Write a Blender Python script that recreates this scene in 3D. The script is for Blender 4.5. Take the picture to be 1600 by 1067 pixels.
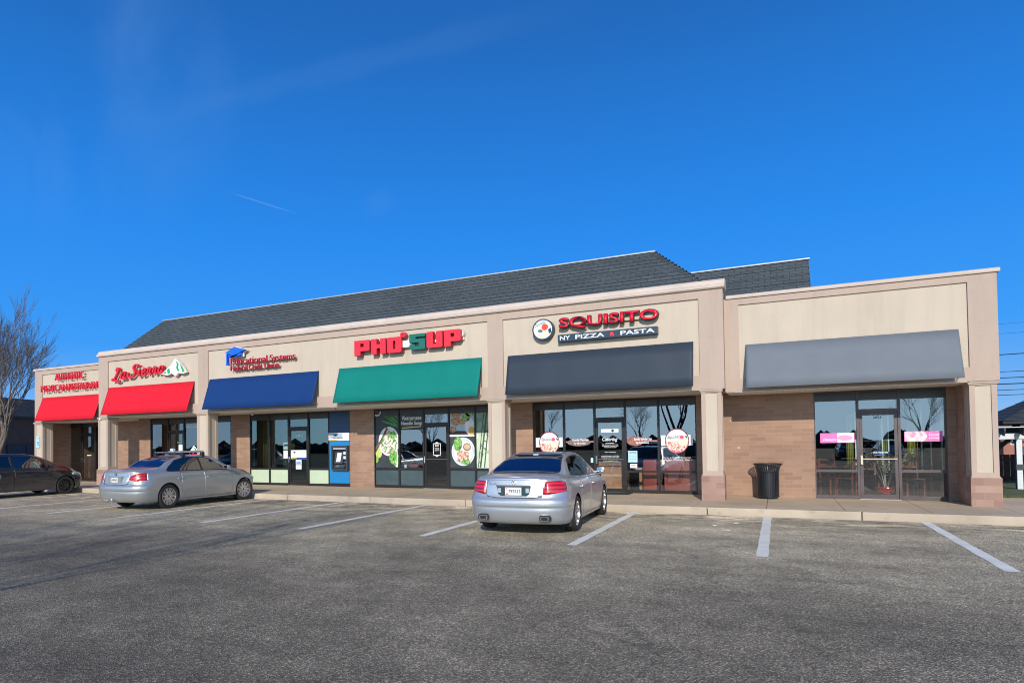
import bpy, bmesh, math, random
from mathutils import Vector, Matrix
for o in list(bpy.data.objects): bpy.data.objects.remove(o)
S = bpy.context.scene
R = math.radians

# ---------------------------------------------------------------- camera
cd = bpy.data.cameras.new("camera"); cam = bpy.data.objects.new("camera", cd)
S.collection.objects.link(cam); S.camera = cam
YAW, PITCH, ROLL = 0.46273, 0.022476, -0.013435
_c, _s = math.cos(YAW), math.sin(YAW)
_F = Vector((-_s*math.cos(PITCH), _c*math.cos(PITCH), math.sin(PITCH)))
_R = Vector((_c, _s, 0)); _U = _R.cross(_F)
_R2 = _R*math.cos(ROLL)+_U*math.sin(ROLL); _U2 = -_R*math.sin(ROLL)+_U*math.cos(ROLL)
cam.matrix_world = Matrix(((_R2.x, _U2.x, -_F.x, 7.6712), (_R2.y, _U2.y, -_F.y, -16.932), (_R2.z, _U2.z, -_F.z, 1.6414), (0, 0, 0, 1)))
cd.sensor_width = 36; cd.lens = 22.505; cd.shift_x = 0.0526; cd.shift_y = 0.0853
cd.clip_start = 0.1; cd.clip_end = 3000
S.cycles.pixel_filter_type = 'BLACKMAN_HARRIS'; S.cycles.filter_width = 1.05
S.render.resolution_x = 1024; S.render.resolution_y = 682

# ---------------------------------------------------------------- light
SUN = Vector((0.27, -1.0, 0.47)).normalized()
EL = math.asin(SUN.z)
w = bpy.data.worlds.new("World"); S.world = w; w.use_nodes = True
nt = w.node_tree; N = nt.nodes; L = nt.links; N.clear()
def wn(t, **k):
    n = N.new(t)
    for a, b in k.items(): setattr(n, a, b)
    return n
sky = wn('ShaderNodeTexSky', sky_type='NISHITA', sun_disc=False, sun_elevation=EL, sun_rotation=math.atan2(SUN.x, SUN.y), air_density=1.0, dust_density=0.3, ozone_density=3.0)
hs = wn('ShaderNodeHueSaturation'); hs.inputs['Saturation'].default_value = 1.32; hs.inputs['Value'].default_value = 1.0
L.new(sky.outputs[0], hs.inputs['Color'])
tc = wn('ShaderNodeTexCoord'); sx = wn('ShaderNodeSeparateXYZ'); L.new(tc.outputs['Generated'], sx.inputs[0])
# deep winter blue, a little paler towards the horizon
rp = wn('ShaderNodeValToRGB'); L.new(sx.outputs['Z'], rp.inputs[0])
SKYC = [(0.0, (0.32, 0.56, 0.92)), (0.05, (0.17, 0.44, 0.91)), (0.14, (0.040, 0.335, 0.97)), (0.30, (0.022, 0.26, 0.88)), (0.55, (0.017, 0.145, 0.52)), (1.0, (0.015, 0.08, 0.3))]
e = rp.color_ramp.elements
e[0].position, e[0].color = SKYC[0][0], (*SKYC[0][1], 1)
e[1].position, e[1].color = SKYC[-1][0], (*SKYC[-1][1], 1)
for p_, c_ in SKYC[1:-1]:
    q = e.new(p_); q.color = (*c_, 1)
up = wn('ShaderNodeVectorMath', operation='SCALE'); up.inputs['Scale'].default_value = 10.0
L.new(rp.outputs[0], up.inputs[0])
mx = wn('ShaderNodeMixRGB'); mx.inputs[0].default_value = 0.93
L.new(hs.outputs[0], mx.inputs[1]); L.new(up.outputs[0], mx.inputs[2])
# thin cirrus high on the left and two faint vapour trails
def mathn(op, a, b=None, c=None):
    n = wn('ShaderNodeMath', operation=op)
    for i, v in enumerate((a, b, c)):
        if v is None: continue
        if isinstance(v, (int, float)): n.inputs[i].default_value = v
        else: L.new(v, n.inputs[i])
    return n.outputs[0]
def dot(vec):
    n = wn('ShaderNodeVectorMath', operation='DOT_PRODUCT'); L.new(tc.outputs['Generated'], n.inputs[0]); n.inputs[1].default_value = vec
    return n.outputs['Value']
def smooth(v, a, b):
    n = wn('ShaderNodeMapRange', interpolation_type='SMOOTHSTEP'); L.new(v, n.inputs[0]); n.inputs[1].default_value = a; n.inputs[2].default_value = b
    return n.outputs[0]
def pixdir(u, v):      # direction of a sky feature
    return (_F + _R2*(u-716)/1000.2 - _U2*(v-670)/1000.2).normalized()
nz = wn('ShaderNodeTexNoise'); nz.inputs['Scale'].default_value = 3.2; nz.inputs['Detail'].default_value = 6; nz.inputs['Distortion'].default_value = 0.6
mp = wn('ShaderNodeMapping'); mp.inputs['Scale'].default_value = (2.2, 2.2, 0.8); mp.inputs['Rotation'].default_value = (0.2, 0.3, 0.28)
L.new(tc.outputs['Generated'], mp.inputs[0]); L.new(mp.outputs[0], nz.inputs[0])
cl = mathn('MULTIPLY', smooth(nz.outputs[0], 0.42, 0.78), smooth(dot(pixdir(60, 60)), 0.965, 0.999))
cl = mathn('MULTIPLY', cl, 0.14)
def trail(u0, v0, u1, v1, wd, soft, amp):
    a, b = pixdir(u0, v0), pixdir(u1, v1); n = a.cross(b).normalized(); t = (b-a).normalized()
    d = mathn('ABSOLUTE', dot(n))
    d = mathn('ADD', d, mathn('MULTIPLY', mathn('SUBTRACT', nz.outputs[0], 0.5), wd*1.2))
    m = mathn('SUBTRACT', 1.0, smooth(d, wd*0.2, wd))
    l0, l1 = a.dot(t), b.dot(t)
    m = mathn('MULTIPLY', m, smooth(dot(t), l0, l0+(l1-l0)*soft))
    m = mathn('MULTIPLY', m, mathn('SUBTRACT', 1.0, smooth(dot(t), l1-(l1-l0)*soft, l1)))
    return mathn('MULTIPLY', m, mathn('MULTIPLY', smooth(dot(_F), 0.0, 0.1), amp))
for a in (trail(120, 215, 980, -10, 0.022, 0.35, 0.045), trail(350, 298, 470, 336, 0.0013, 0.3, 0.28), trail(560, 335, 625, 300, 0.02, 0.45, 0.05)):
    cl = mathn('ADD', cl, a)
# paler, brighter air on the sunward side low down
sg_ = mathn('MULTIPLY', smooth(dot((SUN.x, SUN.y, 0.0)), 0.0, 0.95), mathn('SUBTRACT', 1.0, smooth(sx.outputs['Z'], 0.03, 0.5)))
sw = wn('ShaderNodeMixRGB'); L.new(mathn('MULTIPLY', sg_, 0.85), sw.inputs[0]); L.new(mx.outputs[0], sw.inputs[1]); sw.inputs[2].default_value = (17.0, 25.0, 31.0, 1); mx = sw
mc = wn('ShaderNodeMixRGB'); L.new(cl, mc.inputs[0]); L.new(mx.outputs[0], mc.inputs[1]); mc.inputs[2].default_value = (2.3, 4.3, 8.4, 1)
bg = wn('ShaderNodeBackground'); bg.inputs['Strength'].default_value = 0.1; wo = wn('ShaderNodeOutputWorld')
L.new(mc.outputs[0], bg.inputs[0]); L.new(bg.outputs[0], wo.inputs[0])
sl = bpy.data.lights.new("sun", 'SUN'); sl.energy = 4.2; sl.angle = R(0.53); sl.color = (1, 0.93, 0.82)
so = bpy.data.objects.new("sun", sl); S.collection.objects.link(so)
so.rotation_euler = SUN.to_track_quat('Z', 'Y').to_euler(); so.location = SUN*60
vs = S.view_settings; vs.view_transform = 'Standard'; vs.look = 'None'; vs.gamma = 1; vs.exposure = 0.0; vs.use_curve_mapping = False

# ---------------------------------------------------------------- materials
def srgb(r, g, b):
    f = lambda c: ((c/255)/12.92 if c/255 <= 0.04045 else ((c/255+0.055)/1.055)**2.4)
    return (f(r), f(g), f(b))
class M_:
    def __init__(s, name):
        s.m = bpy.data.materials.new(name); s.m.use_nodes = True; s.t = s.m.node_tree
        s.b = s.t.nodes['Principled BSDF']; s.out = s.t.nodes['Material Output']
    def n(s, t, **k):
        x = s.t.nodes.new(t)
        for a, b in k.items():
            if a in x.inputs.keys(): x.inputs[a].default_value = b
            else: setattr(x, a, b)
        return x
    def l(s, a, b): s.t.links.new(a, b)
    def coord(s, kind='Object'): return s.n('ShaderNodeTexCoord').outputs[kind]
    def noise(s, co, scale, detail=4, rough=0.55):
        n = s.n('ShaderNodeTexNoise'); n.inputs['Scale'].default_value = scale; n.inputs['Detail'].default_value = detail; n.inputs['Roughness'].default_value = rough
        s.l(co, n.inputs['Vector']); return n.outputs[0]
    def ramp(s, v, stops):
        r = s.n('ShaderNodeValToRGB'); s.l(v, r.inputs[0]); e = r.color_ramp.elements
        e[0].position, e[0].color = stops[0][0], (*stops[0][1], 1); e[1].position, e[1].color = stops[-1][0], (*stops[-1][1], 1)
        for p, c in stops[1:-1]:
            q = e.new(p); q.color = (*c, 1)
        return r.outputs[0]
    def mix(s, f, a, b, mode='MIX'):
        n = s.n('ShaderNodeMixRGB', blend_type=mode)
        for i, v in enumerate((f, a, b)):
            if isinstance(v, (int, float)): n.inputs[i].default_value = v
            elif isinstance(v, tuple): n.inputs[i].default_value = (*v[:3], 1)
            else: s.l(v, n.inputs[i])
        return n.outputs[0]
    def bump(s, h, st, dist=0.01):
        n = s.n('ShaderNodeBump'); n.inputs['Strength'].default_value = st; n.inputs['Distance'].default_value = dist
        s.l(h, n.inputs['Height']); s.l(n.outputs[0], s.b.inputs['Normal']); return n
def mat(name, col, rough=0.6, metal=0.0, var=0.06, scale=3.0, bump=0.0, coat=0.0, spec=None, bscale=None):
    a = M_(name); co = a.coord()
    n = a.noise(co, scale, 5)
    c0 = tuple(c*(1-var*2) for c in col); c1 = tuple(min(1, c*(1+var*2)) for c in col)
    a.l(a.ramp(n, [(0.3, c0), (0.7, c1)]), a.b.inputs['Base Color'])
    a.b.inputs['Roughness'].default_value = rough; a.b.inputs['Metallic'].default_value = metal
    if coat: a.b.inputs['Coat Weight'].default_value = coat; a.b.inputs['Coat Roughness'].default_value = 0.04
    if spec is not None: a.b.inputs['Specular IOR Level'].default_value = spec
    if bump: a.bump(a.noise(co, bscale or scale*12, 3), bump, 0.01)
    return a.m
def wallvec(a):   # (x or y, z) depending on which way the face looks
    g = a.n('ShaderNodeNewGeometry'); sp = a.n('ShaderNodeSeparateXYZ'); a.l(g.outputs['Position'], sp.inputs[0])
    sn = a.n('ShaderNodeSeparateXYZ'); a.l(g.outputs['True Normal'], sn.inputs[0])
    ab = a.n('ShaderNodeMath', operation='ABSOLUTE'); a.l(sn.outputs[0], ab.inputs[0])
    gt = a.n('ShaderNodeMath', operation='GREATER_THAN'); a.l(ab.outputs[0], gt.inputs[0]); gt.inputs[1].default_value = 0.7
    mxx = a.n('ShaderNodeMix'); a.l(gt.outputs[0], mxx.inputs[0]); a.l(sp.outputs[0], mxx.inputs[2]); a.l(sp.outputs[1], mxx.inputs[3])
    cb = a.n('ShaderNodeCombineXYZ'); a.l(mxx.outputs[0], cb.inputs[0]); a.l(sp.outputs[2], cb.inputs[1])
    return cb.outputs[0], g.outputs['Position']
def brickmat(name, c1, c2, mortar, bw=0.4, bh=0.1, ms=0.007, var=None):
    a = M_(name); v, pos = wallvec(a)
    b = a.n('ShaderNodeTexBrick'); a.l(v, b.inputs['Vector'])
    for k, x in (('Scale', 1.0), ('Brick Width', bw), ('Row Height', bh), ('Mortar Size', ms), ('Mortar Smooth', 0.3), ('Bias', -0.1)): b.inputs[k].default_value = x
    b.inputs['Color1'].default_value = (*c1, 1); b.inputs['Color2'].default_value = (*c2, 1); b.inputs['Mortar'].default_value = (*mortar, 1)
    n = a.noise(pos, 1.3, 4); n2 = a.noise(pos, 40, 3)
    col = a.mix(0.55, b.outputs['Color'], a.ramp(n, [(0.3, (0.72, 0.70, 0.68)), (0.7, (1.15, 1.12, 1.08))]), 'MULTIPLY')
    col = a.mix(0.35, col, a.ramp(n2, [(0.3, (0.75,)*3), (0.7, (1.2,)*3)]), 'MULTIPLY')
    a.l(col, a.b.inputs['Base Color']); a.b.inputs['Roughness'].default_value = 0.85
    a.bump(b.outputs['Fac'], -0.35, 0.006)
    return a.m
def glassmat(name, refl=0.35, tint=(0.5, 0.55, 0.55), rough=0.0, gcol=(0.95, 0.97, 1)):
    a = M_(name); a.t.nodes.remove(a.b)
    t = a.n('ShaderNodeBsdfTransparent'); t.inputs[0].default_value = (*tint, 1)
    g = a.n('ShaderNodeBsdfGlossy'); g.inputs['Color'].default_value = (*gcol, 1); g.inputs['Roughness'].default_value = rough
    lw = a.n('ShaderNodeLayerWeight'); lw.inputs[0].default_value = 0.25
    mr = a.n('ShaderNodeMapRange'); a.l(lw.outputs['Fresnel'], mr.inputs[0]); mr.inputs[1].default_value = 0; mr.inputs[2].default_value = 1
    mr.inputs[3].default_value = refl; mr.inputs[4].default_value = min(1, refl+0.6)
    # slight waviness of the big sheets
    n = a.noise(a.coord('Object'), 0.9, 2); bp = a.n('ShaderNodeBump'); bp.inputs['Strength'].default_value = 0.03; bp.inputs['Distance'].default_value = 0.01
    a.l(n, bp.inputs['Height']); a.l(bp.outputs[0], g.inputs['Normal'])
    m = a.n('ShaderNodeMixShader'); a.l(mr.outputs[0], m.inputs[0]); a.l(t.outputs[0], m.inputs[1]); a.l(g.outputs[0], m.inputs[2]); a.l(m.outputs[0], a.out.inputs[0])
    return a.m
def paint(name, col, metal=0.75, rough=0.28):
    a = M_(name); co = a.coord()
    vo = a.n('ShaderNodeTexVoronoi'); vo.inputs['Scale'].default_value = 900; a.l(co, vo.inputs['Vector'])
    fl = a.mix(0.12, col, vo.outputs['Color'], 'MULTIPLY')
    dirt = a.noise(co, 2.5, 6); gr = a.n('ShaderNodeSeparateXYZ'); a.l(co, gr.inputs[0])
    low = a.n('ShaderNodeMapRange'); a.l(gr.outputs[2], low.inputs[0]); low.inputs[1].default_value = 0.55; low.inputs[2].default_value = 0.2; low.inputs[3].default_value = 0; low.inputs[4].default_value = 0.6
    dm = a.n('ShaderNodeMath', operation='MULTIPLY'); a.l(low.outputs[0], dm.inputs[0]); a.l(dirt, dm.inputs[1])
    a.l(a.mix(dm.outputs[0], fl, (0.22, 0.2, 0.18)), a.b.inputs['Base Color'])
    a.b.inputs['Metallic'].default_value = metal; a.b.inputs['Roughness'].default_value = rough
    rr = a.n('ShaderNodeMapRange'); a.l(dirt, rr.inputs[0]); rr.inputs[3].default_value = rough-0.05; rr.inputs[4].default_value = rough+0.12; a.l(rr.outputs[0], a.b.inputs['Roughness'])
    a.b.inputs['Coat Weight'].default_value = 0.8; a.b.inputs['Coat Roughness'].default_value = 0.06
    return a.m

MT = {}
def m(name, *a, **k):
    if name not in MT: MT[name] = mat(name, *a, **k)
    return MT[name]
def asphalt():
    a = M_('asphalt'); p = a.coord()
    big = a.noise(p, 0.22, 6, 0.6); mid = a.noise(p, 1.7, 6, 0.65)
    vo = a.n('ShaderNodeTexVoronoi'); vo.inputs['Scale'].default_value = 92; a.l(p, vo.inputs['Vector'])
    vo2 = a.n('ShaderNodeTexVoronoi'); vo2.inputs['Scale'].default_value = 38; a.l(p, vo2.inputs['Vector'])
    base = a.ramp(big, [(0.30, (0.170, 0.149, 0.112)), (0.52, (0.235, 0.207, 0.154)), (0.72, (0.30, 0.264, 0.198))])
    base = a.mix(0.6, base, a.ramp(mid, [(0.3, (0.5, 0.5, 0.5)), (0.7, (1.42, 1.42, 1.42))]), 'MULTIPLY')
    st = a.n('ShaderNodeSeparateColor'); a.l(vo.outputs['Color'], st.inputs[0])
    base = a.mix(0.62, base, a.ramp(st.outputs[0], [(0.0, (0.25, 0.25, 0.26)), (0.45, (0.72, 0.71, 0.70)), (0.75, (1.25, 1.22, 1.18)), (1.0, (3.4, 3.2, 2.95))]), 'MULTIPLY')
    st2 = a.n('ShaderNodeSeparateColor'); a.l(vo2.outputs['Color'], st2.inputs[0])
    base = a.mix(0.28, base, a.ramp(st2.outputs[1], [(0.0, (0.5, 0.5, 0.5)), (0.6, (1.0, 1.0, 1.0)), (1.0, (1.7, 1.6, 1.5))]), 'MULTIPLY')
    # worn wheel tracks along the aisle
    mp = a.n('ShaderNodeMapping'); mp.inputs['Scale'].default_value = (0.06, 0.9, 1); a.l(p, mp.inputs[0])
    tr = a.noise(mp.outputs[0], 1.0, 4)
    base = a.mix(0.55, base, a.ramp(tr, [(0.35, (0.75, 0.75, 0.76)), (0.65, (1.25, 1.22, 1.2))]), 'MULTIPLY')
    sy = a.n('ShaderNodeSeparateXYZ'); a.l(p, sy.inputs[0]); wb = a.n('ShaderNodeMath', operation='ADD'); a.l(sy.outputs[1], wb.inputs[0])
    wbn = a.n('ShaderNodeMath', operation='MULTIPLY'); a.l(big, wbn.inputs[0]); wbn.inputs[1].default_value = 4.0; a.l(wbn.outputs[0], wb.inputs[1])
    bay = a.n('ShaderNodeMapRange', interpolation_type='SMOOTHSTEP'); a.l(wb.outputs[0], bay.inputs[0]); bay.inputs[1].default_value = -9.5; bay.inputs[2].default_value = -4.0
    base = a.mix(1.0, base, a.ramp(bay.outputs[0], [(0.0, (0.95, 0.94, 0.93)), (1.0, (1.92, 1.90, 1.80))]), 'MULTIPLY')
    # fine cracks
    wv = a.n('ShaderNodeTexVoronoi', feature='DISTANCE_TO_EDGE'); wv.inputs['Scale'].default_value = 0.085
    ds = a.n('ShaderNodeTexNoise'); ds.inputs['Scale'].default_value = 1.1; ds.inputs['Detail'].default_value = 6; a.l(p, ds.inputs['Vector'])
    ad = a.n('ShaderNodeVectorMath', operation='ADD'); a.l(p, ad.inputs[0]); sc = a.n('ShaderNodeVectorMath', operation='SCALE'); sc.inputs['Scale'].default_value = 2.2; a.l(ds.outputs['Color'], sc.inputs[0]); a.l(sc.outputs[0], ad.inputs[1]); a.l(ad.outputs[0], wv.inputs['Vector'])
    base = a.mix(a.ramp(wv.outputs['Distance'], [(0.0, (.35, .35, .35)), (0.0006, (0.25, 0.25, 0.25)), (0.0013, (0, 0, 0))]), base, (0.05, 0.045, 0.04))
    # dark and pale stains where cars stand against the kerb
    sp = a.n('ShaderNodeSeparateXYZ'); a.l(p, sp.inputs[0])
    ky = a.n('ShaderNodeMapRange', interpolation_type='SMOOTHSTEP'); a.l(sp.outputs[1], ky.inputs[0]); ky.inputs[1].default_value = -4.4; ky.inputs[2].default_value = -2.2
    mp2 = a.n('ShaderNodeMapping'); mp2.inputs['Scale'].default_value = (0.8, 1.8, 1); a.l(p, mp2.inputs[0])
    s1 = a.noise(mp2.outputs[0], 1.0, 5)
    f1 = a.n('ShaderNodeMath', operation='MULTIPLY'); a.l(a.ramp(s1, [(0.49, (0, 0, 0)), (0.57, (1, 1, 1))]), f1.inputs[0]); a.l(ky.outputs[0], f1.inputs[1])
    base = a.mix(f1.outputs[0], base, a.mix(0.9, base, (1.8, 1.78, 1.74), 'MULTIPLY'))
    mp3 = a.n('ShaderNodeMapping'); mp3.inputs['Scale'].default_value = (1.1, 3.2, 1); mp3.inputs['Location'].default_value = (4, 7, 0); a.l(p, mp3.inputs[0])
    s2 = a.noise(mp3.outputs[0], 1.1, 6, 0.7)
    f2 = a.n('ShaderNodeMath', operation='MULTIPLY'); a.l(a.ramp(s2, [(0.52, (0, 0, 0)), (0.60, (1, 1, 1))]), f2.inputs[0]); a.l(ky.outputs[0], f2.inputs[1])
    base = a.mix(f2.outputs[0], base, a.mix(0.85, base, (0.3, 0.28, 0.27), 'MULTIPLY'))
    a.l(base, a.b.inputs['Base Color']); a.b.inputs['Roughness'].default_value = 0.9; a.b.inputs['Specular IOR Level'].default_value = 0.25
    a.bump(vo.outputs['Distance'], 0.9, 0.01)
    return a.m
def concrete(name, c, j=0.0):
    a = M_(name); p = a.coord()
    n = a.noise(p, 0.7, 6, 0.6); f = a.noise(p, 60, 3)
    col = a.ramp(n, [(0.3, tuple(x*0.78 for x in c)), (0.7, tuple(x*1.12 for x in c))])
    col = a.mix(0.5, col, a.ramp(f, [(0.3, (0.8,)*3), (0.7, (1.15,)*3)]), 'MULTIPLY')
    st = a.noise(p, 3.3, 5, 0.7); col = a.mix(0.6, col, a.ramp(st, [(0.28, (0.6, 0.57, 0.53)), (0.42, (1, 1, 1))]), 'MULTIPLY')
    a.l(col, a.b.inputs['Base Color']); a.b.inputs['Roughness'].default_value = 0.85; a.bump(f, 0.2, 0.004); return a.m
def shingles():
    a = M_('roof_shingles'); g = a.n('ShaderNodeNewGeometry'); sp = a.n('ShaderNodeSeparateXYZ'); a.l(g.outputs['Position'], sp.inputs[0])
    sn = a.n('ShaderNodeSeparateXYZ'); a.l(g.outputs['True Normal'], sn.inputs[0]); ab = a.n('ShaderNodeMath', operation='ABSOLUTE'); a.l(sn.outputs[0], ab.inputs[0])
    gt = a.n('ShaderNodeMath', operation='GREATER_THAN'); a.l(ab.outputs[0], gt.inputs[0]); gt.inputs[1].default_value = 0.5
    mxx = a.n('ShaderNodeMix'); a.l(gt.outputs[0], mxx.inputs[0]); a.l(sp.outputs[0], mxx.inputs[2]); a.l(sp.outputs[1], mxx.inputs[3])
    zz = a.n('ShaderNodeMath', operation='MULTIPLY'); a.l(sp.outputs[2], zz.inputs[0]); zz.inputs[1].default_value = 1.35
    cb = a.n('ShaderNodeCombineXYZ'); a.l(mxx.outputs[0], cb.inputs[0]); a.l(zz.outputs[0], cb.inputs[1])
    b = a.n('ShaderNodeTexBrick'); a.l(cb.outputs[0], b.inputs['Vector'])
    for k, x in (('Scale', 1.0), ('Brick Width', 0.33), ('Row Height', 0.145), ('Mortar Size', 0.011), ('Mortar Smooth', 0.2), ('Bias', 0.0)): b.inputs[k].default_value = x
    b.inputs['Color1'].default_value = (0.050, 0.064, 0.072, 1); b.inputs['Color2'].default_value = (0.066, 0.082, 0.090, 1); b.inputs['Mortar'].default_value = (0.026, 0.030, 0.034, 1)
    n = a.noise(g.outputs['Position'], 25, 4); n2 = a.noise(g.outputs['Position'], 0.6, 3)
    c = a.mix(0.5, b.outputs['Color'], a.ramp(n, [(0.3, (0.7,)*3), (0.7, (1.3,)*3)]), 'MULTIPLY'); c = a.mix(0.5, c, a.ramp(n2, [(0.3, (0.8,)*3), (0.7, (1.2,)*3)]), 'MULTIPLY')
    a.l(c, a.b.inputs['Base Color']); a.b.inputs['Roughness'].default_value = 0.85; a.bump(b.outputs['Fac'], -0.6, 0.01); return a.m
def grassmat():
    a = M_('grass'); p = a.coord(); n = a.noise(p, 1.5, 5); f = a.noise(p, 30, 3)
    c = a.ramp(n, [(0.3, (0.06, 0.085, 0.02)), (0.55, (0.11, 0.12, 0.035)), (0.75, (0.2, 0.165, 0.07))]); c = a.mix(0.6, c, a.ramp(f, [(0.3, (0.6,)*3), (0.7, (1.4,)*3)]), 'MULTIPLY')
    a.l(c, a.b.inputs['Base Color']); a.b.inputs['Roughness'].default_value = 0.9; a.bump(f, 0.8, 0.03); return a.m
def linemat():
    a = M_('parking_paint'); p = a.coord(); n = a.noise(p, 22, 5, 0.7); n2 = a.noise(p, 2.5, 4)
    f = a.ramp(n, [(0.30, (0, 0, 0)), (0.40, (1, 1, 1))])
    c = a.mix(f, (0.20, 0.19, 0.185), a.ramp(n2, [(0.3, (0.70, 0.675, 0.60)), (0.7, (0.86, 0.83, 0.75))]))
    a.l(c, a.b.inputs['Base Color']); a.b.inputs['Roughness'].default_value = 0.8
    vo = a.n('ShaderNodeTexVoronoi'); vo.inputs['Scale'].default_value = 75; a.l(p, vo.inputs['Vector']); a.bump(vo.outputs['Distance'], 0.5, 0.008); return a.m
def soffitmat():
    a = M_('soffit_vinyl'); p = a.coord(); w_ = a.n('ShaderNodeTexWave', bands_direction='X'); w_.inputs['Scale'].default_value = 2.6; a.l(p, w_.inputs['Vector'])
    n = a.noise(p, 0.8, 3); c = a.mix(0.3, a.ramp(n, [(0.3, (0.74, 0.70, 0.60)), (0.7, (0.84, 0.80, 0.70))]), a.ramp(w_.outputs['Color'], [(0.0, (0.5,)*3), (0.12, (1,)*3)]), 'MULTIPLY')
    a.l(c, a.b.inputs['Base Color']); a.b.inputs['Roughness'].default_value = 0.6; return a.m
def fabric(name, c, sheen=0.3, rough=0.7):
    a = M_(name); p = a.coord()
    sag = a.noise(p, 0.45, 3); wv = a.n('ShaderNodeTexWave', bands_direction='X'); wv.inputs['Scale'].default_value = 60; a.l(p, wv.inputs['Vector'])
    dirt = a.noise(p, 1.8, 6, 0.7)
    col = a.ramp(dirt, [(0.25, tuple(x*0.93 for x in c)), (0.7, tuple(min(1, x*1.04) for x in c))])
    a.l(col, a.b.inputs['Base Color']); a.b.inputs['Roughness'].default_value = rough; a.b.inputs['Sheen Weight'].default_value = 0.02
    a.b.inputs['Specular IOR Level'].default_value = 0.18
    n1 = a.n('ShaderNodeBump'); n1.inputs['Strength'].default_value = 0.12; n1.inputs['Distance'].default_value = 0.05; a.l(sag, n1.inputs['Height']); a.l(n1.outputs[0], a.b.inputs['Normal'])
    return a.m
def stucco(name, c):
    a = M_(name); p = a.coord(); mp = a.n('ShaderNodeMapping'); mp.inputs['Scale'].default_value = (3.5, 3.5, 0.35); a.l(p, mp.inputs[0])
    st = a.noise(mp.outputs[0], 1.0, 6, 0.7); n = a.noise(p, 0.5, 4); f = a.noise(p, 150, 3); bl = a.noise(p, 6, 5, .7)
    col = a.ramp(n, [(0.3, tuple(x*.95 for x in c)), (0.7, tuple(x*1.05 for x in c))])
    col = a.mix(.5, col, a.ramp(st, [(0.30, (.84, .83, .82)), (0.5, (1, 1, 1)), (0.75, (1.05, 1.05, 1.04))]), 'MULTIPLY')
    col = a.mix(.5, col, a.ramp(bl, [(0.28, (.86, .85, .84)), (0.42, (1, 1, 1))]), 'MULTIPLY'); col = a.mix(.25, col, a.ramp(f, [(.3, (.85,)*3), (.7, (1.12,)*3)]), 'MULTIPLY')
    a.l(col, a.b.inputs['Base Color']); a.b.inputs['Roughness'].default_value = .88; a.bump(f, .35, .006); return a.m
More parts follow.
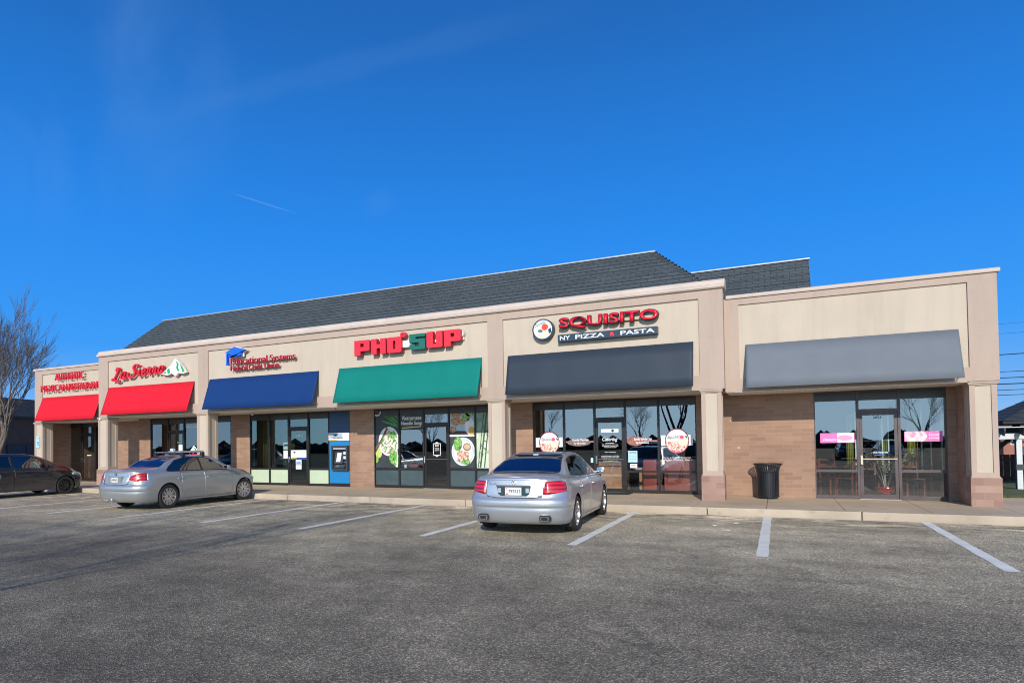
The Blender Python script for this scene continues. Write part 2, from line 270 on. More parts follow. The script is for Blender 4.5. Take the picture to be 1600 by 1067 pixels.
K = {
 'asphalt': asphalt(), 'walk': concrete('sidewalk_concrete', (0.54, 0.42, 0.28)), 'kerb': concrete('kerb_concrete', (0.50, 0.41, 0.31)),
 'shingle': shingles(), 'grass': grassmat(), 'line': linemat(), 'soffit': soffitmat(),
 'brick': brickmat('brown_brick', (0.285, 0.172, 0.118), (0.36, 0.225, 0.158), (0.345, 0.225, 0.16)),
 'tile': brickmat('column_base_block', (0.30, 0.18, 0.145), (0.42, 0.28, 0.215), (0.33, 0.23, 0.18), 0.30, 0.15, 0.005),
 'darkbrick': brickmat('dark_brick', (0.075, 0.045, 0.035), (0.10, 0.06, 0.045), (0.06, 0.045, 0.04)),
 'redbrick': brickmat('red_brick', (0.30, 0.09, 0.05), (0.36, 0.12, 0.07), (0.35, 0.3, 0.27), 0.22, 0.075),
 'pink': stucco('stucco_pink', (0.445, 0.34, 0.275)),
 'cream': stucco('stucco_cream', (0.525, 0.44, 0.345)),
 'coping': mat('coping_stucco', (0.56, 0.46, 0.39), 0.8, var=0.04, scale=1.5),
 'flash': mat('metal_flashing', (0.40, 0.42, 0.44), 0.5, 0.3, var=0.08, scale=8),
 'frame': mat('dark_bronze_frame', (0.028, 0.024, 0.024), 0.4, 0.4, var=0.1),
 'frame2': mat('brown_bronze_frame', (0.085, 0.066, 0.066), 0.45, 0.3, var=0.1),
 'glass': glassmat('store_glass', 0.15, (0.86, 0.88, 0.86)),
 'glassT': glassmat('teal_tint_glass', 0.13, (0.50, 0.58, 0.54), gcol=(0.75, 0.95, 0.92)),
 'glassD': glassmat('dark_tint_glass', 0.10, (0.10, 0.11, 0.12)),
 'slate': mat('slate_panel', (0.055, 0.085, 0.095), 0.25, var=0.05, coat=0.6),
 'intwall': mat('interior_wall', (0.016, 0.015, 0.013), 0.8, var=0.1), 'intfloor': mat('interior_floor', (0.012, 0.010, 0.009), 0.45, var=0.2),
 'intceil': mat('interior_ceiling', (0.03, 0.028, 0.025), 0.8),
 'black': mat('black', (0.012, 0.012, 0.013), 0.5), 'rubber': mat('rubber', (0.018, 0.018, 0.018), 0.8, var=0.1, scale=20),
 'white': mat('white_paint', (0.75, 0.76, 0.76), 0.5), 'offwhite': mat('offwhite', (0.62, 0.64, 0.62), 0.6, var=0.08),
 'chrome': mat('chrome', (0.8, 0.8, 0.8), 0.12, 1.0, var=0.0), 'alloy': mat('alloy', (0.62, 0.62, 0.63), 0.25, 0.9, var=0.03),
 'red': mat('sign_red', (0.72, 0.008, 0.025), 0.4, var=0.02, coat=0.3), 'redside': mat('sign_red_return', (0.42, 0.01, 0.015), 0.5),
 'darkside': mat('sign_dark_return', (0.06, 0.035, 0.03), 0.5),
 'crimson': mat('sign_crimson', (0.40, 0.006, 0.035), 0.4, var=0.02),
 'green': mat('sign_green', (0.006, 0.13, 0.10), 0.4, var=0.03), 'mgreen': mat('mountain_green', (0.03, 0.36, 0.12), 0.5),
 'blue': mat('sign_blue', (0.006, 0.12, 0.68), 0.35, var=0.02), 'navy': mat('sign_navy', (0.012, 0.035, 0.065), 0.4, var=0.03),
 'aw_red': fabric('awning_red', (0.66, 0.012, 0.028)), 'aw_blue': fabric('awning_blue', (0.006, 0.038, 0.155)),
 'aw_green': fabric('awning_green', (0.003, 0.185, 0.155)), 'aw_navy': fabric('awning_slate', (0.034, 0.047, 0.066), rough=0.5),
 'aw_grey': fabric('awning_faded_grey', (0.150, 0.170, 0.195), rough=0.62),
 'bark': mat('bark', (0.16, 0.125, 0.10), 0.9, var=0.2, scale=6), 'twig': mat('twig', (0.145, 0.112, 0.09), 0.9, var=0.15, scale=6),
}
# ---------------------------------------------------------------- mesh helpers
class MB:
    def __init__(s): s.b = bmesh.new()
    def box(s, x0, x1, y0, y1, z0, z1, bev=0.0):
        r = bmesh.ops.create_cube(s.b, size=1)['verts']
        for v in r: v.co = Vector((x0+(v.co.x+.5)*(x1-x0), y0+(v.co.y+.5)*(y1-y0), z0+(v.co.z+.5)*(z1-z0)))
        if bev:
            ed = {e for v in r for e in v.link_edges}
            bmesh.ops.bevel(s.b, geom=list(ed), offset=bev, segments=2, affect='EDGES', profile=0.6)
        return s
    def poly(s, pts):
        vs_ = [s.b.verts.new(Vector(p)) for p in pts]; s.b.faces.new(vs_); return s
    def prism(s, pts, d):       # closed outline (3d points in a plane) pushed along vector d
        d = Vector(d); a = [s.b.verts.new(Vector(p)) for p in pts]; c = [s.b.verts.new(Vector(p)+d) for p in pts]
        s.b.faces.new(a); s.b.faces.new(c[::-1]); n = len(pts)
        for i in range(n): s.b.faces.new((a[(i+1) % n], a[i], c[i], c[(i+1) % n]))
        return s
    def xz(s, pts, y0, y1): return s.prism([(x, y0, z) for x, z in pts], (0, y1-y0, 0))
    def disc(s, cx, cz, rx, rz, y0, y1, n=32): return s.xz([(cx+rx*math.cos(2*math.pi*i/n), cz+rz*math.sin(2*math.pi*i/n)) for i in range(n)], y0, y1)
    def tube(s, pts, rad, seg=8, cap=True):
        rings = []; P = [Vector(p) for p in pts]; n = len(P)
        if not hasattr(rad, '__len__'): rad = [rad]*n
        for i in range(n):
            t = (P[min(i+1, n-1)]-P[max(i-1, 0)])
            if t.length < 1e-9: t = Vector((0, 0, 1))
            t.normalize(); a = t.cross(Vector((0, 0, 1)) if abs(t.z) < 0.95 else Vector((1, 0, 0))).normalized(); c = t.cross(a)
            rings.append([s.b.verts.new(P[i]+(a*math.cos(2*math.pi*k/seg)+c*math.sin(2*math.pi*k/seg))*rad[i]) for k in range(seg)])
        for i in range(n-1):
            for k in range(seg): s.b.faces.new((rings[i][k], rings[i][(k+1) % seg], rings[i+1][(k+1) % seg], rings[i+1][k]))
        if cap: s.b.faces.new(rings[0][::-1]); s.b.faces.new(rings[-1])
        return s
    def lathe(s, prof, c=(0, 0, 0), axis='z', seg=32, close=False):   # prof = [(r, h)]
        rings = []
        for r, h in prof:
            ring = []
            for k in range(seg):
                a = 2*math.pi*k/seg; x, y = r*math.cos(a), r*math.sin(a)
                p = (x, y, h) if axis == 'z' else ((x, h, y) if axis == 'y' else (h, x, y))
                ring.append(s.b.verts.new(Vector(p)+Vector(c)))
            rings.append(ring)
        m_ = len(rings)
        for i in range(m_ if close else m_-1):
            A, B = rings[i], rings[(i+1) % m_]
            for k in range(seg): s.b.faces.new((A[k], A[(k+1) % seg], B[(k+1) % seg], B[k]))
        return s
    def build(s, name, mt, parent=None, smooth=False, world=True, norm=True, bevel=0, group=None):
        if norm: bmesh.ops.recalc_face_normals(s.b, faces=s.b.faces)
        me = bpy.data.meshes.new(name); s.b.to_mesh(me); s.b.free()
        me.materials.append(K[mt] if isinstance(mt, str) else mt)
        o = bpy.data.objects.new(name, me); S.collection.objects.link(o)
        if parent is not None:
            if world:
                wl = Vector((0, 0, 0)); p = parent
                while p: wl += p.location; p = p.parent
                me.transform(Matrix.Translation(-wl))
            o.parent = parent
        if smooth:
            for f in me.polygons: f.use_smooth = True
            if smooth == 'auto':
                me.set_sharp_from_angle(angle=R(38))
        return o
def tag(o, label=None, cat=None, group=None, kind=None):
    for k, v in (('label', label), ('category', cat), ('group', group), ('kind', kind)):
        if v: o[k] = v
    return o
def empty(name, loc, label, cat, group=None, rz=0):
    o = bpy.data.objects.new(name, None); S.collection.objects.link(o); o.location = loc; o.rotation_euler = (0, 0, rz); o.empty_display_size = 0.3
    return tag(o, label, cat, group)
def copy_tree(o, parent=None):
    c = o.copy(); S.collection.objects.link(c); c.parent = parent
    for ch in [x for x in S.objects if x.parent == o]: copy_tree(ch, c)
    return c
def spl(pts, x):     # smooth monotone-ish interpolation through (x, value)
    n = len(pts)
    if x <= pts[0][0]: return pts[0][1]
    if x >= pts[-1][0]: return pts[-1][1]
    for i in range(n-1):
        if x <= pts[i+1][0]: break
    def slope(j):
        if j <= 0 or j >= n-1: return None
        a = (pts[j][1]-pts[j-1][1])/(pts[j][0]-pts[j-1][0]); b = (pts[j+1][1]-pts[j][1])/(pts[j+1][0]-pts[j][0])
        if a*b <= 0: return 0.0
        return 2*a*b/(a+b)
    h = pts[i+1][0]-pts[i][0]; d = (pts[i+1][1]-pts[i][1])/h
    m0 = slope(i); m1 = slope(i+1); m0 = d if m0 is None else m0; m1 = d if m1 is None else m1
    t = (x-pts[i][0])/h
    return (2*t**3-3*t*t+1)*pts[i][1]+(t**3-2*t*t+t)*h*m0+(-2*t**3+3*t*t)*pts[i+1][1]+(t**3-t*t)*h*m1
_dg = None
def textmesh(s, bold=0.0, shear=0.0):
    cu = bpy.data.curves.new('t', 'FONT'); cu.body = s; cu.offset = bold; cu.shear = shear; cu.resolution_u = 3
    o = bpy.data.objects.new('t', cu); S.collection.objects.link(o)
    me = bpy.data.meshes.new_from_object(o.evaluated_get(bpy.context.evaluated_depsgraph_get()))
    bpy.data.objects.remove(o); bpy.data.curves.remove(cu)
    return me
def tb(me): xs = [v.co.x for v in me.vertices]; ys = [v.co.y for v in me.vertices]; return min(xs), max(xs), min(ys), max(ys)
def text_flat(mb, s, x0, x1, z0, z1, y, depth=0.0, bold=0.0, shear=0.0, rise=0.0):
    """write s into mb, fitted to the box, on a plane facing -y; depth extrudes backwards"""
    me = textmesh(s, bold, shear); a, b_, c, d = tb(me)
    fx = (x1-x0)/(b_-a); fz = (z1-z0)/(d-c)
    t = bmesh.new(); t.from_mesh(me); bpy.data.meshes.remove(me)
    if depth:
        r = bmesh.ops.extrude_face_region(t, geom=t.faces[:])
        for v in r['geom']:
            if isinstance(v, bmesh.types.BMVert): v.co.z += 1.0
    vm = {}
    for v in t.verts:
        X = x0+(v.co.x-a)*fx; vm[v] = mb.b.verts.new((X, y+v.co.z*depth, z0+(v.co.y-c)*fz+rise*(X-x0)))
    for f in t.faces:
        try: mb.b.faces.new([vm[v] for v in f.verts])
        except ValueError: pass
    t.free(); return mb
def letters(parent, s, x0, x1, z0, z1, y, depth, face, side, bold=0.0, shear=0.0, name='letter', cap='H', rise=0.0, rot=None):
    """one extruded letter object per character, front faces in the face colour, returns in the side colour"""
    full = textmesh(s, bold, shear); a, b_, c, d = tb(full); bpy.data.meshes.remove(full)
    fx = (x1-x0)/(b_-a); fz = (z1-z0)/(d-c)
    out = []
    for i, ch in enumerate(s):
        if ch == ' ': continue
        g = textmesh(ch, bold, shear); ga, gb, gc, gd = tb(g)
        p = textmesh(s[:i+1], bold, shear); pr = tb(p)[1]; bpy.data.meshes.remove(p)
        t = bmesh.new(); t.from_mesh(g); bpy.data.meshes.remove(g)
        bmesh.ops.remove_doubles(t, verts=t.verts, dist=1e-4)
        r = bmesh.ops.extrude_face_region(t, geom=t.faces[:])
        mv = [v for v in r['geom'] if isinstance(v, bmesh.types.BMVert)]
        for v in mv: v.co.z += 1.0
        for v in t.verts:
            X = x0+(v.co.x-gb+pr-a)*fx; v.co = Vector((X, y+depth-v.co.z*depth, z0+(v.co.y-c)*fz+rise*(X-x0)))
        bmesh.ops.recalc_face_normals(t, faces=t.faces)
        mb = MB(); mb.b.free(); mb.b = t
        fi = [f for f in t.faces if f.normal.y < -0.9]
        idx = {f.index for f in fi}
        for f in t.faces: f.material_index = 0 if f.normal.y < -0.9 else 1
        o = mb.build(name, face, parent, norm=False); o.data.materials.append(K[side]); out.append(o)
    return out
# ================================================================ SETTING
def struct(mb, name, mt, **k):
    o = mb.build(name, mt, **k); o['kind'] = 'structure'; return o
def hterr(x, y):
    # land falls away gently behind and to the right of the building
    d = min(1, max(0, (y-3.5)/12.0)) if x > 11 or y > 15 else 0
    d2 = min(1, max(0, (x-12.4)/1.5)) if y < 15 else 1
    return -0.03-0.70*d*d2*(3-2*d)*d
g = MB(); xs = [-700, -300, -150, -90, -60, -45, -35, -28, -22.4]+[-22+i*4 for i in range(9)]+[11, 12.4, 13.9]+[15+i*1.5 for i in range(20)]+[50, 60, 80, 120, 200, 400, 700]
ys = [-500, -250, -140, -90, -60, -40, -20, -10, -1.9, 1, 3.5]+[5+i*1.5 for i in range(16)]+[32, 40, 50, 60, 80, 120, 200, 400, 900]
V = [[g.b.verts.new((x, y, hterr(x, y) if y > 0 else -0.03)) for x in xs] for y in ys]
for j in range(len(ys)-1):
    for i in range(len(xs)-1): g.b.faces.new((V[j][i], V[j][i+1], V[j+1][i+1], V[j+1][i]))
struct(g, 'ground', 'grass', smooth=True)
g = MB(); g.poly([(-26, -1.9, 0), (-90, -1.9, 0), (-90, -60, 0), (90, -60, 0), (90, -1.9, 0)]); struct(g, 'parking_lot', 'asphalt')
g = MB(); g.poly([(-26, -1.9, 0), (-26, 40, 0), (-90, 40, 0), (-90, -1.9, 0)]); struct(g, 'side_road', 'asphalt')
WZ = 0.155
# pavement in front of the shops, with joints, and the kerb along it
KY = -1.80
g = MB(); jx = [-24.5, -20.6, -18.6]+[-17.4+i*1.46 for i in range(27)]+[24, 32, 45]
for a, b in zip(jx[:-1], jx[1:]):
    ramp = b <= -18.5
    y0 = -0.2 if ramp else KY+0.16
    g.box(a+0.006, b-0.006, y0, 0.63, -0.05, WZ-(0.0 if not ramp else 0.02))
    if a < 14 and not ramp: g.box(a+0.006, b-0.006, 0.64, 2.4, -0.05, WZ)
    elif ramp: g.box(a+0.006, b-0.006, 0.64, 2.4, -0.05, WZ-0.02)
struct(g, 'sidewalk', 'walk')
g = MB(); g.box(-24.5, 14.4, KY+0.17, 2.38, -0.06, WZ-0.03); g.box(14.4, 44.9, KY+0.17, .62, -0.06, WZ-.03); g.b.faces.ensure_lookup_table(); struct(g, 'sidewalk_joint_bed', 'black')
g = MB(); kj = [-18.9, -17.0, -14.1, -11.2, -8.5, -5.72, -2.7, 0.3, 3.3, 6.24, 9.15, 12.1, 15.1, 18.1, 21.1, 24.1, 30, 37, 45]
for a, b in zip(kj[:-1], kj[1:]): g.box(a+0.008, b-0.008, KY, KY+0.155, -0.05, WZ+0.003, bev=0.018)
struct(g, 'kerb', 'kerb')
g = MB(); g.box(-24.5, -18.6, -0.38, -0.205, -0.05, WZ-0.03, bev=0.015); struct(g, 'kerb', 'kerb')
g = MB(); g.box(11.95, 14.2, 0.7, 3.3, -0.06, 0.12); struct(g, 'path', 'walk')
# parking bay lines
P0 = 10.18
for i in range(0, -11, -1):
    x = P0+2.74*i
    ye = -7.0
    g = MB(); n = 14
    y0 = KY-0.05
    A = []; 
    for j in range(n+1):
        y = ye+(y0-ye)*j/n; ww = 0.078+0.006*math.sin(j*2.1+i); A.append((x-ww, y, 0.004)); 
    Bp = [(2*x-p[0]+0.0, p[1], 0.004) for p in A][::-1]
    g.poly(A+Bp); struct(g, 'parking_line', 'line')
g = MB(); g.poly([(P0+2.74-.08, -7, .004), (P0+2.74-.08, KY-.05, .004), (P0+2.74+.08, KY-.05, .004), (P0+2.74+.08, -7, .004)]); struct(g, 'parking_line', 'line')
# grass blades on the lawn at the right
rnd = random.Random(4)
g = MB()
for _ in range(9000):
    x, y = rnd.uniform(12.6, 20), rnd.uniform(3.4, 12.5)
    z = hterr(x, y); a = rnd.uniform(0, 6.28); h = rnd.uniform(0.03, 0.08); wv = 0.012
    g.poly([(x-wv*math.cos(a), y-wv*math.sin(a), z), (x+wv*math.cos(a), y+wv*math.sin(a), z), (x+rnd.uniform(-.03, .03), y+rnd.uniform(-.03, .03), z+h)])
tag(g.build('grass', 'grass', norm=False), 'short winter grass beside the right end of the shops', 'grass', kind='stuff')
g = MB()
for _ in range(260):
    x, y = rnd.uniform(12.6, 17), rnd.uniform(3.4, 10); z = hterr(x, y)+0.05; a = rnd.uniform(0, 6.28)
    g.poly([(x+0.05*math.cos(a+k), y+0.05*math.sin(a+k), z+0.02*math.sin(k*2)) for k in (0, 1.6, 3.1, 4.7)])
tag(g.build('fallen_leaves', m('dry_leaf', (0.32, 0.15, 0.05), 0.9, var=0.2)), 'dry brown leaves scattered over the lawn', 'leaves', kind='stuff')
# bits of litter lying on the asphalt
for k, (x, y) in enumerate([(6.55, -3.7), (6.8, -4.3), (6.9, -3.2), (11.2, -4.2), (-1.6, -5.9), (-4.6, -3.2)]):
    g = MB(); r_ = 0.04+0.01*(k % 3); g.prism([(x+r_*math.cos(t)*(1.6 if k % 2 else 1), y+r_*math.sin(t), 0.002) for t in (0.2, 1.4, 2.9, 4.0, 5.2)], (0, 0, 0.008))
    tag(g.build('litter', 'offwhite' if k not in (4, 5) else 'bark'), ['white scrap of paper on the asphalt left of the line by the trash can', 'flat pale scrap lying nearest the line below the trash can', 'small white scrap close to the kerb below the trash can', 'pale scrap by the far right parking line', 'brown leaf on the asphalt between the two silver cars', 'brown leaf near the nose of the left silver sedan'][k], 'litter')

# ================================================================ THE SHOP BUILDING
D = 1.70; DR = 1.35; MZ = 2.90; SZ = 2.82; SY = 0.20
bl = empty('retail_building', (-5, 6, WZ), 'long single storey shopping strip with beige stucco fascia, columns, coloured awnings and dark shingle roof', 'building')
# openings: (x0, x1) in each shop front
OP = [(-22.0, -19.75, D), (-16.35, -11.66, D), (-10.67, -5.93, D), (-4.90, -0.42, D), (0.94, 5.68, D), (8.49, 11.18, DR)]
g = MB()
edges = [-22.05]
wx = [(-22.05, -22.0), (-19.75, -16.35), (-11.66, -10.67), (-5.93, -4.90), (-0.42, 0.94), (5.68, 6.30)]
for a, b in wx: g.box(a, b, D, D+0.25, WZ-.05, MZ+.1)
g.box(6.30, 8.49, DR, DR+0.6, WZ-.05, MZ+.1); g.box(11.18, 11.35, DR, DR+0.25, WZ-.05, MZ+.1)
for a, b, d in OP: g.box(a, b, d, d+.25, 2.86, MZ+.1)
g.box(11.35, 11.87, SY+0.47, 15, WZ-.3, 4.6)                 # right end wall and wing
g.box(-22.05, -21.85, SY+0.7, 15, WZ-.3, 4.6); g.box(-22.05, 11.87, 15, 15.2, -1, 4.6)
g.build('brick_wall', 'brick', bl)
# fascia: cream field with a proud pink frame round each sign panel
g = MB(); g.box(-17.13, 6.50, -0.02, 0.34, MZ, 5.40); g.box(-21.86, -17.16, SY-0.02-.06+.06, SY+.34, SZ, 5.1); g.box(6.53, 11.83, SY-0.02, SY+.34, SZ, 5.1)
g.build('sign_band', 'cream', bl)
g = MB()
def fr(x0, x1, y, z0, z1, px):      # px = list of pilasters (a, b)
    g.box(x0, x1, y, y+.3, z1, px[2]); g.box(x0, x1, y, y+.3, z0, px[1])
MY = -0.07
pil = [(-17.17, -16.60), (-11.46, -10.96), (0.24, 0.72), (5.98, 6.54)]
g.box(-17.17, 6.54, MY, 0.36, 5.15, 5.36); g.box(-17.17, 6.54, MY, 0.36, MZ-.004, 3.24)
for a, b in pil: g.box(a, b, MY, 0.36, 3.24, 5.15)
PS = SY-0.06
g.box(-21.90, -17.175, PS, SY+.36, 4.91, 5.10); g.box(-21.90, -17.175, PS, SY+.36, SZ-.004, 3.12); g.box(-21.90, -21.36, PS, SY+.36, 3.12, 4.91)
g.box(6.545, 11.87, PS, SY+.36, 4.94, 5.10); g.box(6.545, 11.87, PS, SY+.36, SZ-.004, 3.12); g.box(6.545, 6.87, PS, SY+.36, 3.12, 4.94); g.box(11.37, 11.87, PS, SY+.36, 3.12, 4.94)
g.box(11.50, 11.868, SY+.36, 15.1, 4.5, 5.1); g.box(-21.90, -21.6, SY+.36, 15.1, 2.9, 5.1)
g.build('fascia_frame', 'pink', bl)
# copings
g = MB()
prof = [(-0.12, 5.36), (-0.15, 5.39), (-0.15, 5.44), (-0.09, 5.47), (-0.06, 5.55), (0.0, 5.60), (0.36, 5.62), (0.40, 5.36)]
g.prism([(-17.22, y, z) for y, z in prof], (23.81, 0, 0))
g.build('main_coping', 'coping', bl)
g = MB(); prof = [(SY-.10, 5.10), (SY-.11, 5.135), (SY-.11, 5.17), (SY-.03, 5.20), (SY+.40, 5.215), (SY+.40, 5.10)]
g.prism([(-21.95, y, z) for y, z in prof], (4.72, 0, 0)); g.box(-21.95, -21.55, SY+.40, 15.1, 5.10, 5.213)
g.build('side_coping', 'coping', bl); g = MB()
g.prism([(6.60, y, z) for y, z in prof], (5.32, 0, 0)); g.box(11.47, 11.92, SY+.40, 15.1, 5.10, 5.213)
g.build('side_coping', 'coping', bl)
g = MB(); g.box(-21.6, 11.5, .3, 15, 4.5, 4.62); g.build('flat_roof', m('membrane', (0.25, 0.25, 0.26), 0.9), bl)
g = MB(); g.box(-17.10, 6.48, MY+.02, D+.02, MZ-.02, MZ-.001); g.box(-21.86, -17.18, PS+.02, D+.02, SZ-.02, SZ-.001); g.box(6.56, 11.36, PS+.02, DR+.02, SZ-.02, SZ-.001)
g.box(-17.18, -17.10, MY+.02, D, SZ-.02, MZ-.02)
g.build('soffit', 'soffit', bl)
g = MB()
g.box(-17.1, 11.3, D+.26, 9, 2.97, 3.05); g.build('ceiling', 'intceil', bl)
# mansard roof screens
g = MB()
def courses(x0a, x0b, ya, za, x1a, x1b, yb, zb, n):   # front slope from the eave line to the ridge in overlapping courses
    for i in range(n):
        t0, t1 = i/n, (i+1)/n; lp = 0.018
        f = lambda t: (x0a+(x1a-x0a)*t, x0b+(x1b-x0b)*t, ya+(yb-ya)*t, za+(zb-za)*t)
        A, B = f(t0), f(t1)
        g.poly([(A[0], A[2]-lp, A[3]), (A[1], A[2]-lp, A[3]), (B[1], B[2], B[3]), (B[0], B[2], B[3])]); g.poly([(A[0], A[2]+.01, A[3]), (A[1], A[2]+.01, A[3]), (A[1], A[2]-lp, A[3]), (A[0], A[2]-lp, A[3])])
courses(-16.75, 6.2, 0.35, 5.50, -15.42, 4.66, 1.62, 6.95, 11)
g.poly([(6.2, .35, 5.5), (6.2, 6, 5.5), (4.66, 4.8, 6.95), (4.66, 1.62, 6.95)]); g.poly([(-16.75, .35, 5.5), (-15.42, 1.62, 6.95), (-15.42, 4.8, 6.95), (-16.75, 6, 5.5)])
g.poly([(-15.42, 4.8, 6.95), (4.66, 4.8, 6.95), (6.2, 6, 5.5), (-16.75, 6, 5.5)]); g.poly([(-15.42, 1.62, 6.94), (4.66, 1.62, 6.94), (4.66, 4.8, 6.94), (-15.42, 4.8, 6.94)])
g.build('shingle_roof', 'shingle', bl, norm=False)
g = MB()
n = 16
for i in range(n):     # ridge caps down the right hip
    t0, t1 = i/n, (i+1.15)/n; q = lambda t: Vector((6.2-1.54*t, .35+1.27*t, 5.5+1.45*t+.02))
    a, b = q(t0), q(t1); dx = Vector((-.12, .0, -.02)); dy = Vector((.03, .13, -.05))
    g.prism([a+dx+Vector((0, 0, .03)), a+Vector((0, -.02, .05)), a+dy+Vector((0, 0, .03)), b+dy, b, b+dx], (0, 0, .015))
g.build('hip_cap', 'shingle', bl)
g = MB(); g.box(-15.45, 4.70, 1.58, 1.74, 6.955, 6.99); g.box(-15.45, 4.70, 1.745, 4.8, 6.955, 6.975); g.build('ridge_flashing', 'flash', bl)
g = MB(); courses(5.0, 8.60, 3.0, 5.3, 5.0, 8.60, 4.55, 6.93, 6)
g.poly([(8.6, 3.0, 5.3), (8.6, 9, 5.3), (8.6, 7.6, 6.93), (8.6, 4.55, 6.93)]); g.poly([(5.0, 7.6, 6.93), (8.6, 7.6, 6.93), (8.6, 9, 5.3), (5.0, 9, 5.3)]); g.poly([(5.0, 4.55, 6.92), (8.6, 4.55, 6.92), (8.6, 7.6, 6.92), (5.0, 7.6, 6.92)])
o = g.build('shingle_roof', 'shingle', bl, norm=False); o['label'] = 'rear shingled roof screen at right'
g = MB(); g.box(4.95, 8.64, 4.50, 4.66, 6.935, 6.97); g.build('ridge_flashing', 'flash', bl)
g = MB(); g.box(4.95, 8.55, 4.7, 8.5, 4.6, 5.3); g.box(-15.3, 4.5, 1.9, 4.7, 4.6, 5.5); g.build('roof_curb', 'flash', bl)

# columns
COL = [(-22.02, -21.42, SY, SZ, 0), (-17.31, -16.71, 0, MZ, 1), (-11.61, -11.03, 0, MZ, 2), (0.20, 0.72, 0, MZ, 3), (5.99, 6.46, 0, MZ, 4), (11.36, 11.83, SY, SZ, 5)]
for a, b, y, zt, k in COL:
    dp = 0.46; bt = 0.775; c = 0.025
    g = MB(); g.box(a+c, b-c, y+c, y+dp-c, bt, zt)     # cream core
    col = g.build('column', 'cream', bl)
    g = MB(); mg = 0.095
    for (x0, x1, y0, y1) in ((a, a+mg, y, y+mg), (b-mg, b, y, y+mg), (a, a+mg, y+dp-mg, y+dp), (b-mg, b, y+dp-mg, y+dp)): g.box(x0, x1, y0, y1, bt, zt)
    for z0, z1 in ((bt, bt+.10), (zt-.10, zt)):
        g.box(a+mg, b-mg, y, y+c+.01, z0, z1); g.box(a+mg, b-mg, y+dp-c-.01, y+dp, z0, z1); g.box(a, a+c+.01, y+mg, y+dp-mg, z0, z1); g.box(b-c-.01, b, y+mg, y+dp-mg, z0, z1)
    g.build('corner_trim', 'pink', col)
    g = MB(); g.box(a-.035, b+.035, y-.04, y+dp+.04, zt-.045, zt-.001); g.box(a-.02, b+.02, y-.025, y+dp+.02, zt-.075, zt-.046); g.build('capital', 'pink', col)
    g = MB(); g.box(a-.03, b+.03, y-.05, y+dp+.03, WZ-.02, bt-.012); g.build('base', 'tile', col)
    g = MB(); g.box(a-.012, b+.012, y-.018, y+dp+.012, bt-.014, bt+.018); g.build('base_ledge', 'pink', col)

# awnings
AW = [(-21.33, -17.30, SY-.02, 3.89, 2.85, SY-.42, 'aw_red', 'bright red sloped awning at the far left of the building'), (-16.57, -11.68, -.02, 4.08, 2.96, -.42, 'aw_red', 'bright red sloped awning between the two leftmost signs and the blue awning'),
      (-10.89, -5.88, -.02, 4.10, 2.98, -.42, 'aw_blue', 'royal blue sloped awning'), (-5.04, 0.05, -.02, 4.12, 2.98, -.42, 'aw_green', 'teal green sloped awning'),
      (0.86, 5.84, -.02, 4.10, 2.98, -.30, 'aw_navy', 'dark slate sloped awning'), (7.02, 11.20, SY-.02, 3.95, 2.87, SY-.46, 'aw_grey', 'faded silver grey sloped awning at right')]
for a, b, y, zt, zb, yb, mt, lab in AW:
    n = 60; k0 = 5; g = MB(); rows = []
    for i in range(n+1):
        x = a+(b-a)*i/n; sag = 0.008*math.sin(i/n*k0*math.pi)**2
        rows.append([g.b.verts.new((x, y-.03+(yb-y+.03)*t+sag*math.sin(t*3.14), zt+(zb-zt)*t)) for t in (0, .25, .5, .75, 1)])
    for i in range(n):
        for j in range(4): g.b.faces.new((rows[i][j], rows[i][j+1], rows[i+1][j+1], rows[i+1][j]))
    aw = g.build('awning', mt, bl, smooth=True, norm=False); aw['label'] = lab
    sol = aw.modifiers.new('s', 'SOLIDIFY'); sol.thickness = 0.006; sol.offset = -1
    g = MB(); fr_ = m('awning_tube', (0.10, 0.09, 0.085), 0.5)
    k = 5
    for i in range(k+1):
        x = a+.03+(b-a-.06)*i/k
        g.box(x-.012, x+.012, y-.025, y-.001, zb+.05, zt-.02); g.tube([(x, y-.012, zt-.055), (x, yb+.045, zb+.03)], .010, 6); g.tube([(x, y-.02, zb+.04), (x, yb+.03, zb+.03)], .012, 6)
    g.box(a+.02, b-.02, y-.022, y-.001, zt-.05, zt-.02); g.box(a+.02, b-.02, yb+.012, yb+.035, zb+.002, zb+.022); g.box(a+.02, b-.02, y-.03, y-.001, zb+.005, zb+.03)
    g.build('awning_frame', fr_, aw)

